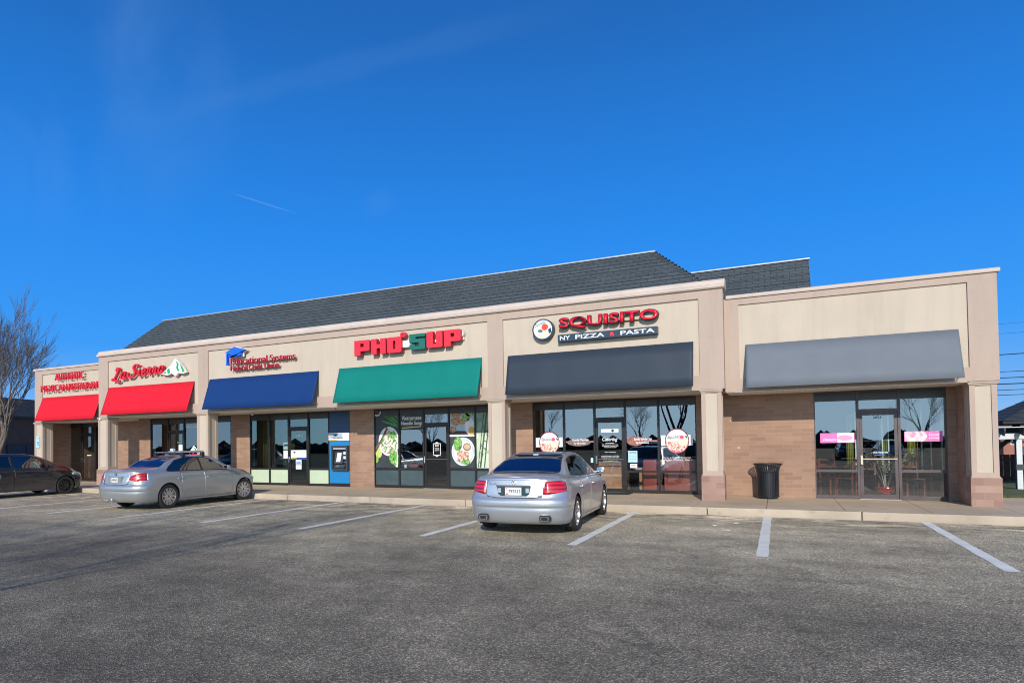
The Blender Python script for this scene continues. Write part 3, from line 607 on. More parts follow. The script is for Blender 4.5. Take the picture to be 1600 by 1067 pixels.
# storefront glazing
def unit(x0, x1, y, kind, zr=None, fm='frame', gm='glass', low='glass', ztop=2.86, par=None):
    """one framed bay; kind 'win' has a sill rail and a lower light, 'door' a leaf and a transom, 'tall' one light"""
    par = par or bl; z0 = WZ; f = 0.028
    g = MB(); g.box(x0, x0+f, y, y+.11, z0, ztop); g.box(x1-f, x1, y, y+.11, z0, ztop); g.box(x0+f, x1-f, y, y+.11, ztop-.045, ztop)
    if kind != 'door': g.box(x0+f, x1-f, y-.004, y+.11, z0, z0+.09)
    if kind == 'win': g.box(x0+f, x1-f, y, y+.11, zr-.03, zr+.03)
    if kind == 'door': g.box(x0+f, x1-f, y, y+.11, 2.26, 2.34)
    w_ = g.build('window' if kind != 'door' else 'door_frame', fm, par)
    def pane(a, b, z_0, z_1, mt, nm='pane', yy=.05, p=None):
        q = MB(); q.box(a, b, y+yy, y+yy+.008, z_0, z_1) if mt not in ('glass', 'glassT') else q.poly([(a, y+yy, z_0), (b, y+yy, z_0), (b, y+yy, z_1), (a, y+yy, z_1)])
        return q.build(nm, mt, p or w_, norm=False)
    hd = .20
    q = MB(); q.box(x0+f, x1-f, y+.022, y+.10, ztop-.045-hd, ztop-.0455); q.build('soffit_reflection_band', REFL_BAND, w_); ztop = ztop-hd  # opaque dark strip standing in for the soffit mirrored in the top glass
    if kind == 'tall': pane(x0+f, x1-f, z0+.09, ztop-.045, gm)
    if kind == 'win':
        pane(x0+f, x1-f, zr+.03, ztop-.045, gm); pane(x0+f, x1-f, z0+.09, zr-.03, low, 'pane' if low == 'glass' else 'lower_panel')
    if kind == 'door':
        pane(x0+f, x1-f, 2.34, ztop-.045, gm)
        g = MB(); s = .065; a, b = x0+f+.006, x1-f-.006; zt = 2.255
        g.box(a, a+s, y+.02, y+.065, z0+.01, zt); g.box(b-s, b, y+.02, y+.065, z0+.01, zt); g.box(a+s, b-s, y+.02, y+.065, zt-.07, zt); g.box(a+s, b-s, y+.02, y+.065, z0+.01, z0+.12)
        d = g.build('door', fm, par)
        pane(a+s, b-s, z0+.12, zt-.07, gm, 'door_glass', .04, d)
        g = MB(); g.tube([(a+.02, y+.0, 1.13), (b-.02, y+.0, 1.13)], .014, 8); g.tube([(a+.03, y+.02, 1.13), (a+.03, y+.0, 1.13)], .014, 6); g.tube([(b-.03, y+.02, 1.13), (b-.03, y+.0, 1.13)], .014, 6)
        g.box(a+.005, a+.05, y-.045, y-.02, 1.0, 1.22); g.box(a+.015, a+.04, y-.022, y+.02, 1.03, 1.06); g.box(a+.015, a+.04, y-.022, y+.02, 1.16, 1.19)
        g.build('push_bar', 'chrome' if fm == 'frame' else m('pale_bar', (.62, .52, .42), .4), d)
        g = MB(); g.box(x0, x1, y-.03, y+.11, WZ, WZ+.012); g.build('threshold', 'alloy', par)
        return d
    return w_
REFL_BAND = mat('soffit_reflection_brown', (0.030, 0.027, 0.023), 0.35, var=.1)  # dark tone of the soffit reflection, put in as colour
K['pgreen'] = mat('pale_green_panel', (0.47, 0.56, 0.40), 0.5, var=0.02)
y = D
unit(-22.0, -21.05, y, 'tall'); unit(-21.05, -20.02, y, 'door'); unit(-20.02, -19.75, y, 'tall')
for a, b, k in ((-16.35, -15.27, 'win'), (-15.27, -14.32, 'door'), (-14.32, -13.40, 'tall'), (-13.40, -12.5, 'tall'), (-12.5, -11.66, 'win')): unit(a, b, y, k, .80)
for a, b, k in ((-10.67, -9.68, 'win'), (-9.68, -8.75, 'win'), (-8.75, -7.81, 'door'), (-7.81, -6.86, 'win')): unit(a, b, y, k, .78, gm='glassT', low='pgreen')
for a, b, k in ((-4.90, -3.89, 'win'), (-3.89, -2.93, 'win'), (-2.93, -1.98, 'door'), (-1.98, -1.02, 'win'), (-1.02, -0.42, 'win')): unit(a, b, y, k, .80, low='slate')
for a, b, k in ((0.94, 1.92, 'win'), (1.92, 2.85, 'win'), (2.85, 3.74, 'door'), (3.74, 4.67, 'win'), (4.67, 5.68, 'win')): unit(a, b, y, k, .77, low='glass')
for a, b, k in ((8.49, 9.42, 'win'), (9.42, 10.26, 'door'), (10.26, 11.18, 'win')): unit(a, b, DR, k, .84, fm='frame2', ztop=2.80)
# interiors
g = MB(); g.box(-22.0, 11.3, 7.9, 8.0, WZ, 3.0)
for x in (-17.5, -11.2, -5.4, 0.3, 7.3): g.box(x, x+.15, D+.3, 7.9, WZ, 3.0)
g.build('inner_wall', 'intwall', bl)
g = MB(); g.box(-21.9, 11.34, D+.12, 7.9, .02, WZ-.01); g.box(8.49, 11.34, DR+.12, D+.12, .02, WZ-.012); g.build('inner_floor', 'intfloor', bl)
# soffit lights, camera and hook
for x, yy, z in ((-6.95, .8, MZ), (3.36, .8, MZ), (-14.0, .8, MZ)):
    g = MB(); g.lathe([(0, z-.045), (.10, z-.045), (.11, z-.025), (.13, z-.021)], (x, yy, 0), seg=24)
    g.build('ceiling_light', 'offwhite', bl, smooth='auto')
g = MB(); g.lathe([(0, MZ-.02), (.05, MZ-.022), (.055, MZ-.06), (.05, MZ-.10), (0, MZ-.115)], (-9.95, 1.1, 0), seg=16)
tag(g.build('dome_camera', 'offwhite', smooth='auto'), 'small white dome camera under the soffit left of the credit union windows', 'camera')
g = MB(); g.tube([(-5.28, .05, MZ-.02), (-5.28, .05, MZ-.07)], .008, 6); g.tube([(-5.28-.035, .05, MZ-.13), (-5.28, .05, MZ-.07), (-5.28+.03, .05, MZ-.13)], .008, 6)
g.build('banner_hook', 'black', bl)
g = MB(); g.box(-10.92, -10.80, D-.05, D-.001, .52, .64, bev=.01); g.build('wall_outlet', 'offwhite', bl)
for x, z in ((6.55, 2.13), (6.72, 1.42)):
    g = MB(); g.box(x, x+.07, DR-.008, DR-.001, z, z+.02); g.build('paint_mark', 'offwhite', bl)
# ================================================================ SIGNS
def sign(label, x, y, z, cat='sign', name='shop_sign', group=None): return empty(name, (x, y, z), label, cat, group)
# left: AUTHENTIC / MEXICAN RESTAURANT
s = sign('red channel letter sign reading AUTHENTIC MEXICAN RESTAURANT above the leftmost awning', -19.2, SY, 4.3)
letters(s, 'AUTHENTIC', -20.24, -18.30, 4.58, 4.87, SY-.20, .06, 'red', 'red', bold=.0)
letters(s, 'MEXICAN', -21.24, -19.42, 4.12, 4.41, SY-.20, .06, 'red', 'red', bold=.0)
letters(s, 'RESTAURANT', -19.28, -17.18, 4.12, 4.41, SY-.20, .06, 'red', 'red', bold=.0)
g = MB(); g.box(-20.2, -18.34, SY-.10, SY-.025, 4.66, 4.74); g.box(-21.2, -17.2, SY-.10, SY-.025, 4.22, 4.30); g.build('raceway', 'cream', s)
# La Sierra in brush script
s = sign('red brush script sign reading La Sierra with a snowy green mountain beside it', -14.1, 0, 4.5)
def brush(par, strokes, ox, oz, sx, sz, y0, y1, w=.034, slant=.22):
    g = MB()
    for pts, wd in strokes:
        n = len(pts); P = []
        for i in range(n-1):        # catmull-rom
            p0, p1, p2, p3 = pts[max(i-1, 0)], pts[i], pts[i+1], pts[min(i+2, n-1)]
            for k in range(6):
                t = k/6; P.append(tuple(.5*((2*p1[j])+(-p0[j]+p2[j])*t+(2*p0[j]-5*p1[j]+4*p2[j]-p3[j])*t*t+(-p0[j]+3*p1[j]-3*p2[j]+p3[j])*t**3) for j in (0, 1)))
        P.append(pts[-1]); Q = [Vector((ox+(x+slant*z)*sx, 0, oz+z*sz)) for x, z in P]
        Lf, Rt = [], []
        for i in range(len(Q)):
            t = (Q[min(i+1, len(Q)-1)]-Q[max(i-1, 0)]).normalized(); nn = Vector((-t.z, 0, t.x))
            ww = w*wd*(.55+.6*abs(t.z))*(0.6 if i in (0, len(Q)-1) else 1); Lf.append(Q[i]+nn*ww); Rt.append(Q[i]-nn*ww)
        for i in range(len(Q)-1):
            a = [Lf[i], Lf[i+1], Rt[i+1], Rt[i]]; yo = 0.0006*((i*7+len(P)) % 5)
            f = [g.b.verts.new((p.x, y0+yo, p.z)) for p in a]; b = [g.b.verts.new((p.x, y1, p.z)) for p in a]
            g.b.faces.new(f)
            for k in (0, 2): g.b.faces.new((f[k], f[(k+1) % 4], b[(k+1) % 4], b[k]))
    return g.build('letter', 'red', par)
GL = {'L': [([(.28, .72), (.36, .98), (.55, .98), (.52, .75), (.34, .35), (.16, .05), (0, -.06), (-.08, .04), (.05, .1), (.35, -.06), (.7, -.2), (.98, -.08)], 1.25)],
 'a': [([(.52, .52), (.3, .6), (.08, .3), (.14, .02), (.34, .06), (.54, .5)], 1.1), ([(.56, .58), (.47, .12), (.58, 0), (.74, .12)], 1.1)],
 'S': [([(.86, .78), (.78, .98), (.5, .96), (.36, .74), (.52, .52), (.62, .26), (.42, 0), (.05, -.08), (-.22, .08), (-.2, .3), (-.02, .32)], 1.3)],
 'i': [([(.16, .56), (.08, .14), (.18, 0), (.36, .12)], 1.1), ([(.22, .8), (.25, .86)], 1.3)],
 'e': [([(.06, .26), (.3, .34), (.36, .54), (.2, .58), (.04, .3), (.12, .02), (.3, 0), (.5, .14)], 1.05)],
 'r': [([(.04, .1), (.14, .62), (.2, .5), (.38, .52), (.3, .12), (.4, 0), (.54, .12)], 1.05)]}
x = -16.12
for ch, adv, up in (('L', .80, 0), ('a', 1.02, 0), ('S', .88, .1), ('i', .42, .05), ('e', .56, .05), ('r', .56, .05), ('r', .56, .05), ('a', .5, .05)):
    brush(s, GL[ch], x, 4.36+up*.4+(x+16.1)*.035, .46 if ch in 'LS' else .48, .46 if ch in 'LS' else .46, -.21, -.10, .028)
    x += adv*.545
g = MB(); g.xz([(-13.28, 4.42), (-12.98, 4.60), (-12.76, 4.72), (-12.52, 4.98), (-12.32, 4.83), (-12.14, 4.66), (-11.94, 4.42), (-12.14, 4.37), (-12.34, 4.42), (-12.5, 4.30), (-12.72, 4.42), (-12.95, 4.36)], -.20, -.10)
mt = g.build('mountain_panel', 'white', s)
for pts in ([(-12.50, 4.90), (-12.33, 4.76), (-12.36, 4.62), (-12.28, 4.47), (-12.40, 4.50), (-12.46, 4.62), (-12.42, 4.75)], [(-12.27, 4.77), (-12.12, 4.62), (-12.00, 4.45), (-12.13, 4.42), (-12.19, 4.58)], [(-12.96, 4.56), (-12.84, 4.63), (-12.78, 4.44), (-12.92, 4.40)], [(-13.15, 4.45), (-13.02, 4.54), (-13.03, 4.42)]):
    g = MB(); g.xz(pts, -.206, -.201); g.build('green_slope', 'mgreen', mt)
# credit union
s = sign('crimson and blue sign reading Educational Systems Federal Credit Union with a blue graduation cap', -8.2, 0, 4.6)
for seg, a, b in (('Educational', -9.70, -8.00), ('Systems', -7.88, -6.76)):
    letters(s, seg, a, b, 4.545 if seg[0] == 'E' else 4.49, 4.765, -.20, .05, 'crimson', 'redside', bold=.0, rise=0)
for seg, a, b in (('Federal', -9.70, -8.92), ('Credit', -8.84, -8.22), ('Union', -8.12, -7.48)): letters(s, seg, a, b, 4.32, 4.495, -.20, .05, 'crimson', 'redside', bold=.0)
g = MB(); g.box(-9.62, -7.5, -.14, -.025, 4.34, 4.39); g.box(-9.6, -6.8, -.14, -.025, 4.58, 4.63); g.build('raceway', 'cream', s)
g = MB(); g.xz([(-9.88, 4.97), (-9.44, 5.15), (-8.95, 5.03), (-9.42, 4.84)], -.28, -.16); cp = g.build('cap_board', 'blue', s)
g = MB(); g.xz([(-9.72, 4.885), (-9.42, 4.80), (-9.14, 4.93), (-9.14, 4.83), (-9.72, 4.80)], -.28, -.16); g.build('cap_body', 'blue', s)
g = MB(); g.xz([(-9.82, 4.94), (-9.78, 4.93), (-9.78, 4.58), (-9.74, 4.52), (-9.86, 4.52), (-9.82, 4.58)], -.28, -.16); g.build('tassel', 'blue', s)
g = MB(); g.xz([(-9.93, 4.97), (-9.44, 5.17), (-8.90, 5.03), (-9.10, 4.93), (-9.10, 4.80), (-9.74, 4.77), (-9.76, 4.90)], -.158, -.12); g.build('cap_backing', 'white', s)
# PHO 5UP
s = sign('chunky red and green block letter sign reading PHO 5UP above the teal awning', -2.4, 0, 4.7)
BL = {'P': [[(0, 0), (.4, 0), (.4, 1), (0, 1)], [(.4, .78), (1, .78), (1, .92), (.92, 1), (.4, 1)], [(.62, .55), (1, .55), (1, .78), (.62, .78)], [(.4, .28), (.92, .28), (1, .36), (1, .55), (.4, .55)]],
 'H': [[(0, 0), (.38, 0), (.38, 1), (0, 1)], [(.62, 0), (1, 0), (1, 1), (.62, 1)], [(.38, .38), (.62, .38), (.62, .64), (.38, .64)]],
 'O': [[(.08, 0), (.42, 0), (.42, 1), (.08, 1), (0, .92), (0, .08)], [(.58, 0), (.92, 0), (1, .08), (1, .92), (.92, 1), (.58, 1)], [(.42, 0), (.58, 0), (.58, .24), (.42, .24)], [(.42, .76), (.58, .76), (.58, 1), (.42, 1)]],
 '5': [[(0, .8), (1, .8), (1, 1), (0, 1)], [(0, .45), (.4, .45), (.4, .8), (0, .8)], [(.4, .45), (1, .45), (1, .58), (.92, .67), (.4, .67)], [(.6, .22), (1, .22), (1, .45), (.6, .45)], [(0, .08), (.08, 0), (.92, 0), (1, .08), (1, .22), (0, .22)], [(0, .22), (.36, .22), (.36, .33), (0, .33)]],
 'U': [[(.08, 0), (.4, 0), (.4, 1), (0, 1), (0, .08)], [(.6, 0), (.92, 0), (1, .08), (1, 1), (.6, 1)], [(.4, 0), (.6, 0), (.6, .22), (.4, .22)]]}
def block(par, ch, x0, x1, z0, z1, y0, y1, face, side):
    g = MB()
    for p in BL[ch]: g.xz([(x0+(x1-x0)*a, z0+(z1-z0)*b) for a, b in p], y0, y1)
    bmesh.ops.recalc_face_normals(g.b, faces=g.b.faces)
    for f in g.b.faces: f.material_index = 0 if f.normal.y < -.9 else 1
    o = g.build('letter', face, par, norm=False); o.data.materials.append(K[side]); return o
for ch, a, b, z0, z1, fc, sd in (('P', -4.30, -3.72, 4.45, 4.93, 'red', 'redside'), ('H', -3.66, -3.12, 4.45, 4.93, 'red', 'redside'), ('O', -3.07, -2.55, 4.45, 4.93, 'red', 'redside'),
      ('5', -2.27, -1.72, 4.49, 4.96, 'green', 'green'), ('U', -1.67, -1.13, 4.50, 4.98, 'red', 'redside'), ('P', -1.08, -.53, 4.50, 4.98, 'red', 'redside')):
    block(s, ch, a, b, z0, z1, -.25, -.10, fc, sd)
g = MB(); g.disc(-2.50, 4.98, .10, .08, -.25, -.11, 20); g.build('accent_mark', 'red', s)
g = MB(); g.disc(-2.50, 4.98, .045, .035, -.254, -.2505, 16); g.build('accent_mark', 'redside', s)
g = MB(); g.box(-2.56, -2.24, -.17, -.025, 4.60, 4.80); g.box(-4.2, -2.6, -.095, -.025, 4.64, 4.72); g.box(-1.7, -.5, -.095, -.025, 4.68, 4.76); g.build('raceway', 'white', s)
g = MB(); g.xz([(-.52+.05*math.cos(t), 4.86+.05*math.sin(t)*(1.8)) for t in [i*.524 for i in range(12)]], -.16, -.05); g.build('registered_mark', 'offwhite', s)
# SQUISITO
s = sign('red SQUISITO letters over a dark NY PIZZA & PASTA bar above the dark slate awning', 3.7, 0, 4.6)
back = letters(s, 'SQUISITO', 2.42, 5.05, 4.66, 5.00, -.22, .11, 'navy', 'darkside', bold=.034)
full = 'SQUISITO'
fr2 = letters(s, full, 2.44, 5.03, 4.673, 4.987, -.235, .013, 'red', 'red', bold=.020)
for a, b in zip(back, fr2): b.name = 'letter_face'; b.parent = a
g = MB(); g.box(2.39, 5.01, -.22, -.06, 4.35, 4.54, bev=.006); bar = g.build('sign_bar', 'navy', s)
for t, a, b, c_ in (('NY', 2.45, 2.74, 'white'), ('PIZZA', 2.88, 3.66, 'white'), ('&', 3.80, 3.93, 'red'), ('PASTA', 4.08, 4.94, 'white')):
    g = MB(); text_flat(g, t, a, b, 4.39, 4.50, -.2225, 0, bold=.02); g.build('lettering', c_, bar, norm=False)
g = MB(); g.box(2.5, 4.98, -.10, -.025, 4.78, 4.86); g.build('raceway', 'cream', s)
s = sign('round white logo sign with a red tomato at the left of the SQUISITO letters', 1.97, 0, 4.73)
g = MB(); g.disc(1.97, 4.73, .305, .29, -.22, -.07, 40); g.build('sign_can', 'navy', s)
g = MB(); g.disc(1.97, 4.73, .265, .255, -.2235, -.2205, 40); f_ = g.build('face', 'white', s)
g = MB(); g.disc(2.03, 4.79, .095, .09, -.226, -.2238, 24); g.build('tomato', m('tomato', (.75, .06, .02), .4), f_)
g = MB(); g.xz([(1.82, 4.72), (1.90, 4.74), (1.98, 4.70), (1.94, 4.64), (1.85, 4.66)], -.226, -.2238); g.build('leaf', m('olive_leaf', (.12, .16, .08), .5), f_)
g = MB(); g.xz([(1.80, 4.62), (1.95, 4.57), (2.14, 4.66), (2.18, 4.60), (2.08, 4.53), (1.93, 4.50), (1.82, 4.55)], -.226, -.2238); g.build('pasta_shape', m('pasta', (.72, .66, .42), .5), f_)
g = MB(); g.xz([(2.12, 4.72), (2.20, 4.76), (2.22, 4.64), (2.15, 4.60)], -.2262, -.2238); g.build('leaf', 'navy', f_)
g = MB(); text_flat(g, 'Squisito', 1.75, 2.06, 4.78, 4.90, -.2265, 0, shear=.3, rise=.28); g.build('lettering', 'navy', f_, norm=False)

# ================================================================ THINGS ON AND IN THE SHOP WINDOWS
def flat(par, pts, y, mt, nm='patch', t=.0012):
    g = MB(); g.xz(pts, y-t, y); return g.build(nm, mt, par)
def rect(a, b, c, d): return [(a, c), (b, c), (b, d), (a, d)]
def ell(cx, cz, rx, rz, n=32, a0=0, a1=2*math.pi): return [(cx+rx*math.cos(a0+(a1-a0)*i/n), cz+rz*math.sin(a0+(a1-a0)*i/n)) for i in range(n + (0 if a1-a0 > 6.2 else 1))]
def speck(name, stops, scale, rough=.5, dist=2.0):
    a = M_(name); p = a.coord(); v = a.n('ShaderNodeTexVoronoi'); v.inputs['Scale'].default_value = scale
    n = a.n('ShaderNodeTexNoise'); n.inputs['Scale'].default_value = scale*.35; n.inputs['Detail'].default_value = 4; a.l(p, n.inputs['Vector'])
    ad = a.n('ShaderNodeVectorMath', operation='SCALE'); ad.inputs['Scale'].default_value = dist/scale; a.l(n.outputs['Color'], ad.inputs[0]); ac = a.n('ShaderNodeVectorMath', operation='ADD'); a.l(p, ac.inputs[0]); a.l(ad.outputs[0], ac.inputs[1]); a.l(ac.outputs[0], v.inputs['Vector'])
    sc = a.n('ShaderNodeSeparateColor'); a.l(v.outputs['Color'], sc.inputs[0]); a.l(a.ramp(sc.outputs[0], stops), a.b.inputs['Base Color']); a.b.inputs['Roughness'].default_value = rough
    return a.m
noodle = speck('noodle_print', [(0, (.55, .1, .06)), (.16, (.72, .70, .62)), (.45, (.8, .78, .7)), (.62, (.12, .34, .06)), (.82, (.06, .2, .03)), (1, (.6, .4, .3))], 16)
herb = speck('herb_print', [(0, (.03, .14, .02)), (.4, (.10, .34, .05)), (.75, (.28, .5, .12)), (1, (.45, .6, .3))], 22)
meat = speck('food_print', [(0, (.2, .05, .04)), (.3, (.62, .3, .22)), (.6, (.78, .66, .5)), (.85, (.5, .2, .12)), (1, (.35, .3, .1))], 24)
fry = speck('fried_roll_print', [(0, (.22, .10, .04)), (.5, (.48, .25, .10)), (1, (.68, .45, .24))], 30)
chalk = m('print_slate', (.035, .042, .048), .5, var=.15); pw = m('print_white', (.72, .74, .74), .45)
yw = D+.043
s = empty('window_poster', (-4.35, yw, 1.85), 'tall dark window poster with a noodle bowl, green herbs and limes', 'poster')
flat(s, rect(-4.86, -3.93, .84, 2.80), yw, chalk, 'poster_sheet')
for i, (a, c, b, d, w_) in enumerate([(-4.45, 2.80, -3.95, 2.36, .05), (-4.30, 2.78, -3.95, 2.52, .045), (-4.62, 2.46, -3.96, 2.26, .05), (-4.5, 2.60, -3.96, 2.30, .03), (-4.55, 2.70, -4.0, 2.42, .03)]):
    flat(s, [(a, c), (a+.06, c+.01 if c < 2.75 else c), (b, d+w_), (b, d-w_), (a+.1, c-.06)], yw-.002-.0012*i, m('leek_green', (.05, .26, .04), .5, var=.3, scale=9), 'leek')
flat(s, ell(-4.31, 1.74, .42, .50), yw-.009, pw, 'bowl'); flat(s, ell(-4.31, 1.74, .36, .43), yw-.011, noodle, 'noodle_filling')
flat(s, ell(-4.16, 1.95, .14, .13), yw-.0125, herb, 'herbs')
flat(s, [(-4.86, 1.42), (-4.84, 1.36), (-4.34, 2.18), (-4.40, 2.24)], yw-.014, m('chopstick', (.16, .07, .03), .5), 'chopstick')
flat(s, [(-4.86, 1.52), (-4.85, 1.46), (-4.46, 1.98), (-4.49, 2.02)], yw-.0155, 'bark', 'chopstick')
flat(s, ell(-4.73, 1.36, .13, .19, 20), yw-.008, m('lime_flesh', (.50, .60, .16), .4), 'lime'); flat(s, ell(-4.83, 1.12, .09, .12, 20, -1.57, 1.57), yw-.017, m('lime_skin', (.28, .5, .05), .4), 'lime')
flat(s, ell(-4.10, 1.18, .20, .24, 14), yw-.0185, herb, 'herbs'); flat(s, ell(-4.02, 1.0, .09, .13, 11), yw-.02, herb, 'herbs')
flat(s, ell(-4.88+.1, 2.78, .16, .16, 12, -2.2, 0)+ell(-4.88+.1, 2.78, .12, .12, 12, -2.2, 0)[::-1], yw-.0215, pw, 'plate_edge')
flat(s, [(-4.0, 1.5), (-3.96, 1.5), (-3.95, .86), (-4.02, .86), (-3.98, 1.1)], yw-.0225, pw, 'cloth_edge')
s = empty('window_lettering', (-3.4, yw, 2.5), 'dark sign band reading Vietnamese Noodle Soup over a yellow stroke', 'sign')
flat(s, rect(-3.87, -2.96, 2.12, 2.805), yw, chalk, 'sign_band')
g = MB(); text_flat(g, 'Vietnamese', -3.79, -3.02, 2.45, 2.60, yw-.003, 0, bold=.012, shear=.05); text_flat(g, 'Noodle Soup', -3.82, -2.99, 2.25, 2.41, yw-.003, 0, bold=.012, shear=.05); g.build('lettering', 'white', s, norm=False)
flat(s, [(-3.79, 2.20), (-3.05, 2.24), (-3.03, 2.215), (-3.78, 2.17)], yw-.003, m('yellow_stroke', (.75, .62, .05), .5), 'underline')
s = empty('window_poster', (-1.5, yw, 1.85), 'square window poster of fried rolls above a round plate of summer rolls', 'poster')
flat(s, rect(-1.95, -1.05, .84, 2.80), yw, m('print_brown', (.045, .03, .025), .5), 'poster_sheet')
flat(s, [(-1.94, 2.06), (-1.06, 2.02), (-1.06, 2.62), (-1.94, 2.74)], yw-.0015, m('print_paleblue', (.42, .52, .62), .5), 'tablecloth_print')
flat(s, ell(-1.22, 2.66, .17, .16, 13), yw-.003, herb, 'herbs'); flat(s, ell(-1.36, 2.48, .15, .13, 13), yw-.003, herb, 'herbs')
for i, (cx, cz, rx, rz) in enumerate([(-1.80, 2.62, .10, .12), (-1.62, 2.60, .10, .13), (-1.72, 2.36, .19, .14), (-1.84, 2.10, .13, .10), (-1.50, 2.34, .12, .09)]): flat(s, ell(cx, cz, rx, rz, 16), yw-.0045-.0013*i, fry, 'fried_roll')
flat(s, ell(-1.22, 2.18, .18, .26, 24), yw-.003, pw, 'dip_bowl'); flat(s, ell(-1.16, 2.04, .11, .14, 20), yw-.0042, m('egg_yolk', (.75, .36, .03), .3), 'dip')
flat(s, rect(-1.95, -1.05, 1.86, 1.92), yw-.013, pw, 'poster_divider'); flat(s, rect(-1.95, -1.05, .84, 1.858), yw-.0015, chalk, 'poster_sheet')
flat(s, ell(-1.47, 1.37, .42, .46), yw-.003, pw, 'plate'); flat(s, ell(-1.47, 1.37, .38, .415), yw-.0045, m('plate_blue', (.45, .58, .68), .3), 'plate_rim'); flat(s, ell(-1.47, 1.37, .34, .37), yw-.006, pw, 'plate')
flat(s, ell(-1.66, 1.62, .16, .24, 12), yw-.0075, herb, 'lettuce'); flat(s, ell(-1.33, 1.52, .14, .13, 20), yw-.009, m('sauce_bowl', (.25, .16, .1), .3), 'sauce_bowl'); flat(s, ell(-1.33, 1.53, .11, .09, 20), yw-.0105, m('sauce', (.62, .42, .28), .3), 'sauce')
for i in range(2): flat(s, [(-1.70+.02*i, 1.36-.18*i), (-1.64, 1.42-.18*i), (-1.28, 1.36-.18*i), (-1.26, 1.22-.18*i), (-1.32, 1.17-.18*i), (-1.68, 1.23-.18*i)], yw-.012-.0013*i, meat, 'summer_roll')
flat(s, ell(-1.36, 1.03, .18, .08, 14), yw-.015, herb, 'herbs')
s = empty('window_poster', (-.7, yw, 1.85), 'narrow pale green bamboo poster right behind the column', 'poster')
flat(s, rect(-.99, -.45, .84, 2.80), yw, speck('bamboo_haze', [(0, (.38, .52, .36)), (.5, (.55, .66, .5)), (1, (.68, .74, .62))], 4), 'poster_sheet')
flat(s, rect(-.99, -.45, 1.98, 2.80), yw-.0015, m('bamboo_dark', (.22, .34, .24), .5, var=.25, scale=5), 'poster_sheet')
g = MB()
for i, (a, b, w_) in enumerate([(-.86, -.60, .028), (-.72, -.50, .02), (-.94, -.70, .012)]):
    g.xz([(a-w_, .86), (a+w_, .86), (b+w_, 2.76), (b-w_, 2.76)], yw-.006-.002*i, yw-.005-.002*i)
for i in range(16):
    t = rnd.random(); cx, cz = -.86+.3*t+rnd.uniform(-.08, .06), 1+1.7*t; an = rnd.uniform(-2.6, -.3); l_ = rnd.uniform(.1, .2)
    cx = min(max(cx, -.9), -.6); g.xz([(cx, cz), (cx+l_*.5*math.cos(an)+.015, cz+l_*.5*math.sin(an)+.012), (cx+l_*math.cos(an)*.7, cz+l_*math.sin(an)), (cx+l_*.5*math.cos(an)-.015, cz+l_*.5*math.sin(an)-.012)], yw-.014-.0005*i, yw-.0135-.0005*i)
g.build('bamboo', m('bamboo_stem', (.06, .10, .05), .5), s)
s = empty('door_sticker', (-2.43, yw-.01, 1.45), 'white framed round cornered opening hours sticker on the noodle shop door', 'sticker')
ys_ = D+.036
g = MB()
for a, b, c, d in ((-2.58, -2.56, 1.24, 1.66), (-2.31, -2.29, 1.24, 1.66), (-2.58, -2.29, 1.63, 1.655), (-2.58, -2.29, 1.245, 1.27), (-2.48, -2.39, 1.655, 1.69), (-2.48, -2.39, 1.21, 1.245)): g.box(a, b, ys_-.001, ys_, c, d)
g.build('border', 'white', s)
g = MB(); text_flat(g, 'SHOP', -2.51, -2.36, 1.54, 1.60, ys_, 0, bold=.03); text_flat(g, 'HOURS', -2.52, -2.35, 1.46, 1.50, ys_, 0, bold=.02); text_flat(g, '10AM 9PM', -2.52, -2.35, 1.40, 1.43, ys_, 0, bold=.02); g.build('lettering', 'white', s, norm=False)
def wtext(label, lines, mt='white', bold=.015, cat='lettering', shear=0):
    g = MB()
    for t, a, b, c, d, yy in lines: text_flat(g, t, a, b, c, d, yy, 0, bold=bold, shear=shear)
    o = g.build('window_lettering', mt, norm=False)
    xs_ = [v.co.x for v in o.data.vertices]; c0 = Vector((sum(xs_)/len(xs_), lines[0][5], lines[0][3])); o.data.transform(Matrix.Translation(-c0)); o.location = c0
    return tag(o, label, cat)
wtext('small white number 2625-D low on the transom above the noodle shop door', [('2625-D', -2.89, -2.68, 2.36, 2.42, D+.045)])
wtext('white number 2625-A on the glass behind the second column from left', [('2625-A', -14.26, -13.44, 2.44, 2.57, D+.045)], bold=.02)
wtext('white number 2625 C on the credit union door', [('2625 C', -8.43, -8.08, 1.98, 2.06, D+.036)], bold=.02)
wtext('small white street number 1616 on the pizza shop door', [('1616', 3.16, 3.42, 2.10, 2.165, D+.036)], bold=.0)
wtext('dark number 2625 at the top of the right hand door', [('2625', 9.74, 9.92, 2.11, 2.165, DR+.036)], 'black', bold=.02)
wtext('small white notice lettering in the middle of the right hand door', [('WEAR MASKS INSIDE', 9.72, 10.03, 1.27, 1.305, DR+.036)], bold=.03)
o = flat(None, rect(9.76, 9.96, 1.215, 1.24), DR+.036, 'blue', 'sticker'); tag(o, 'thin blue strip sticker under the notice on the right hand door', 'sticker')
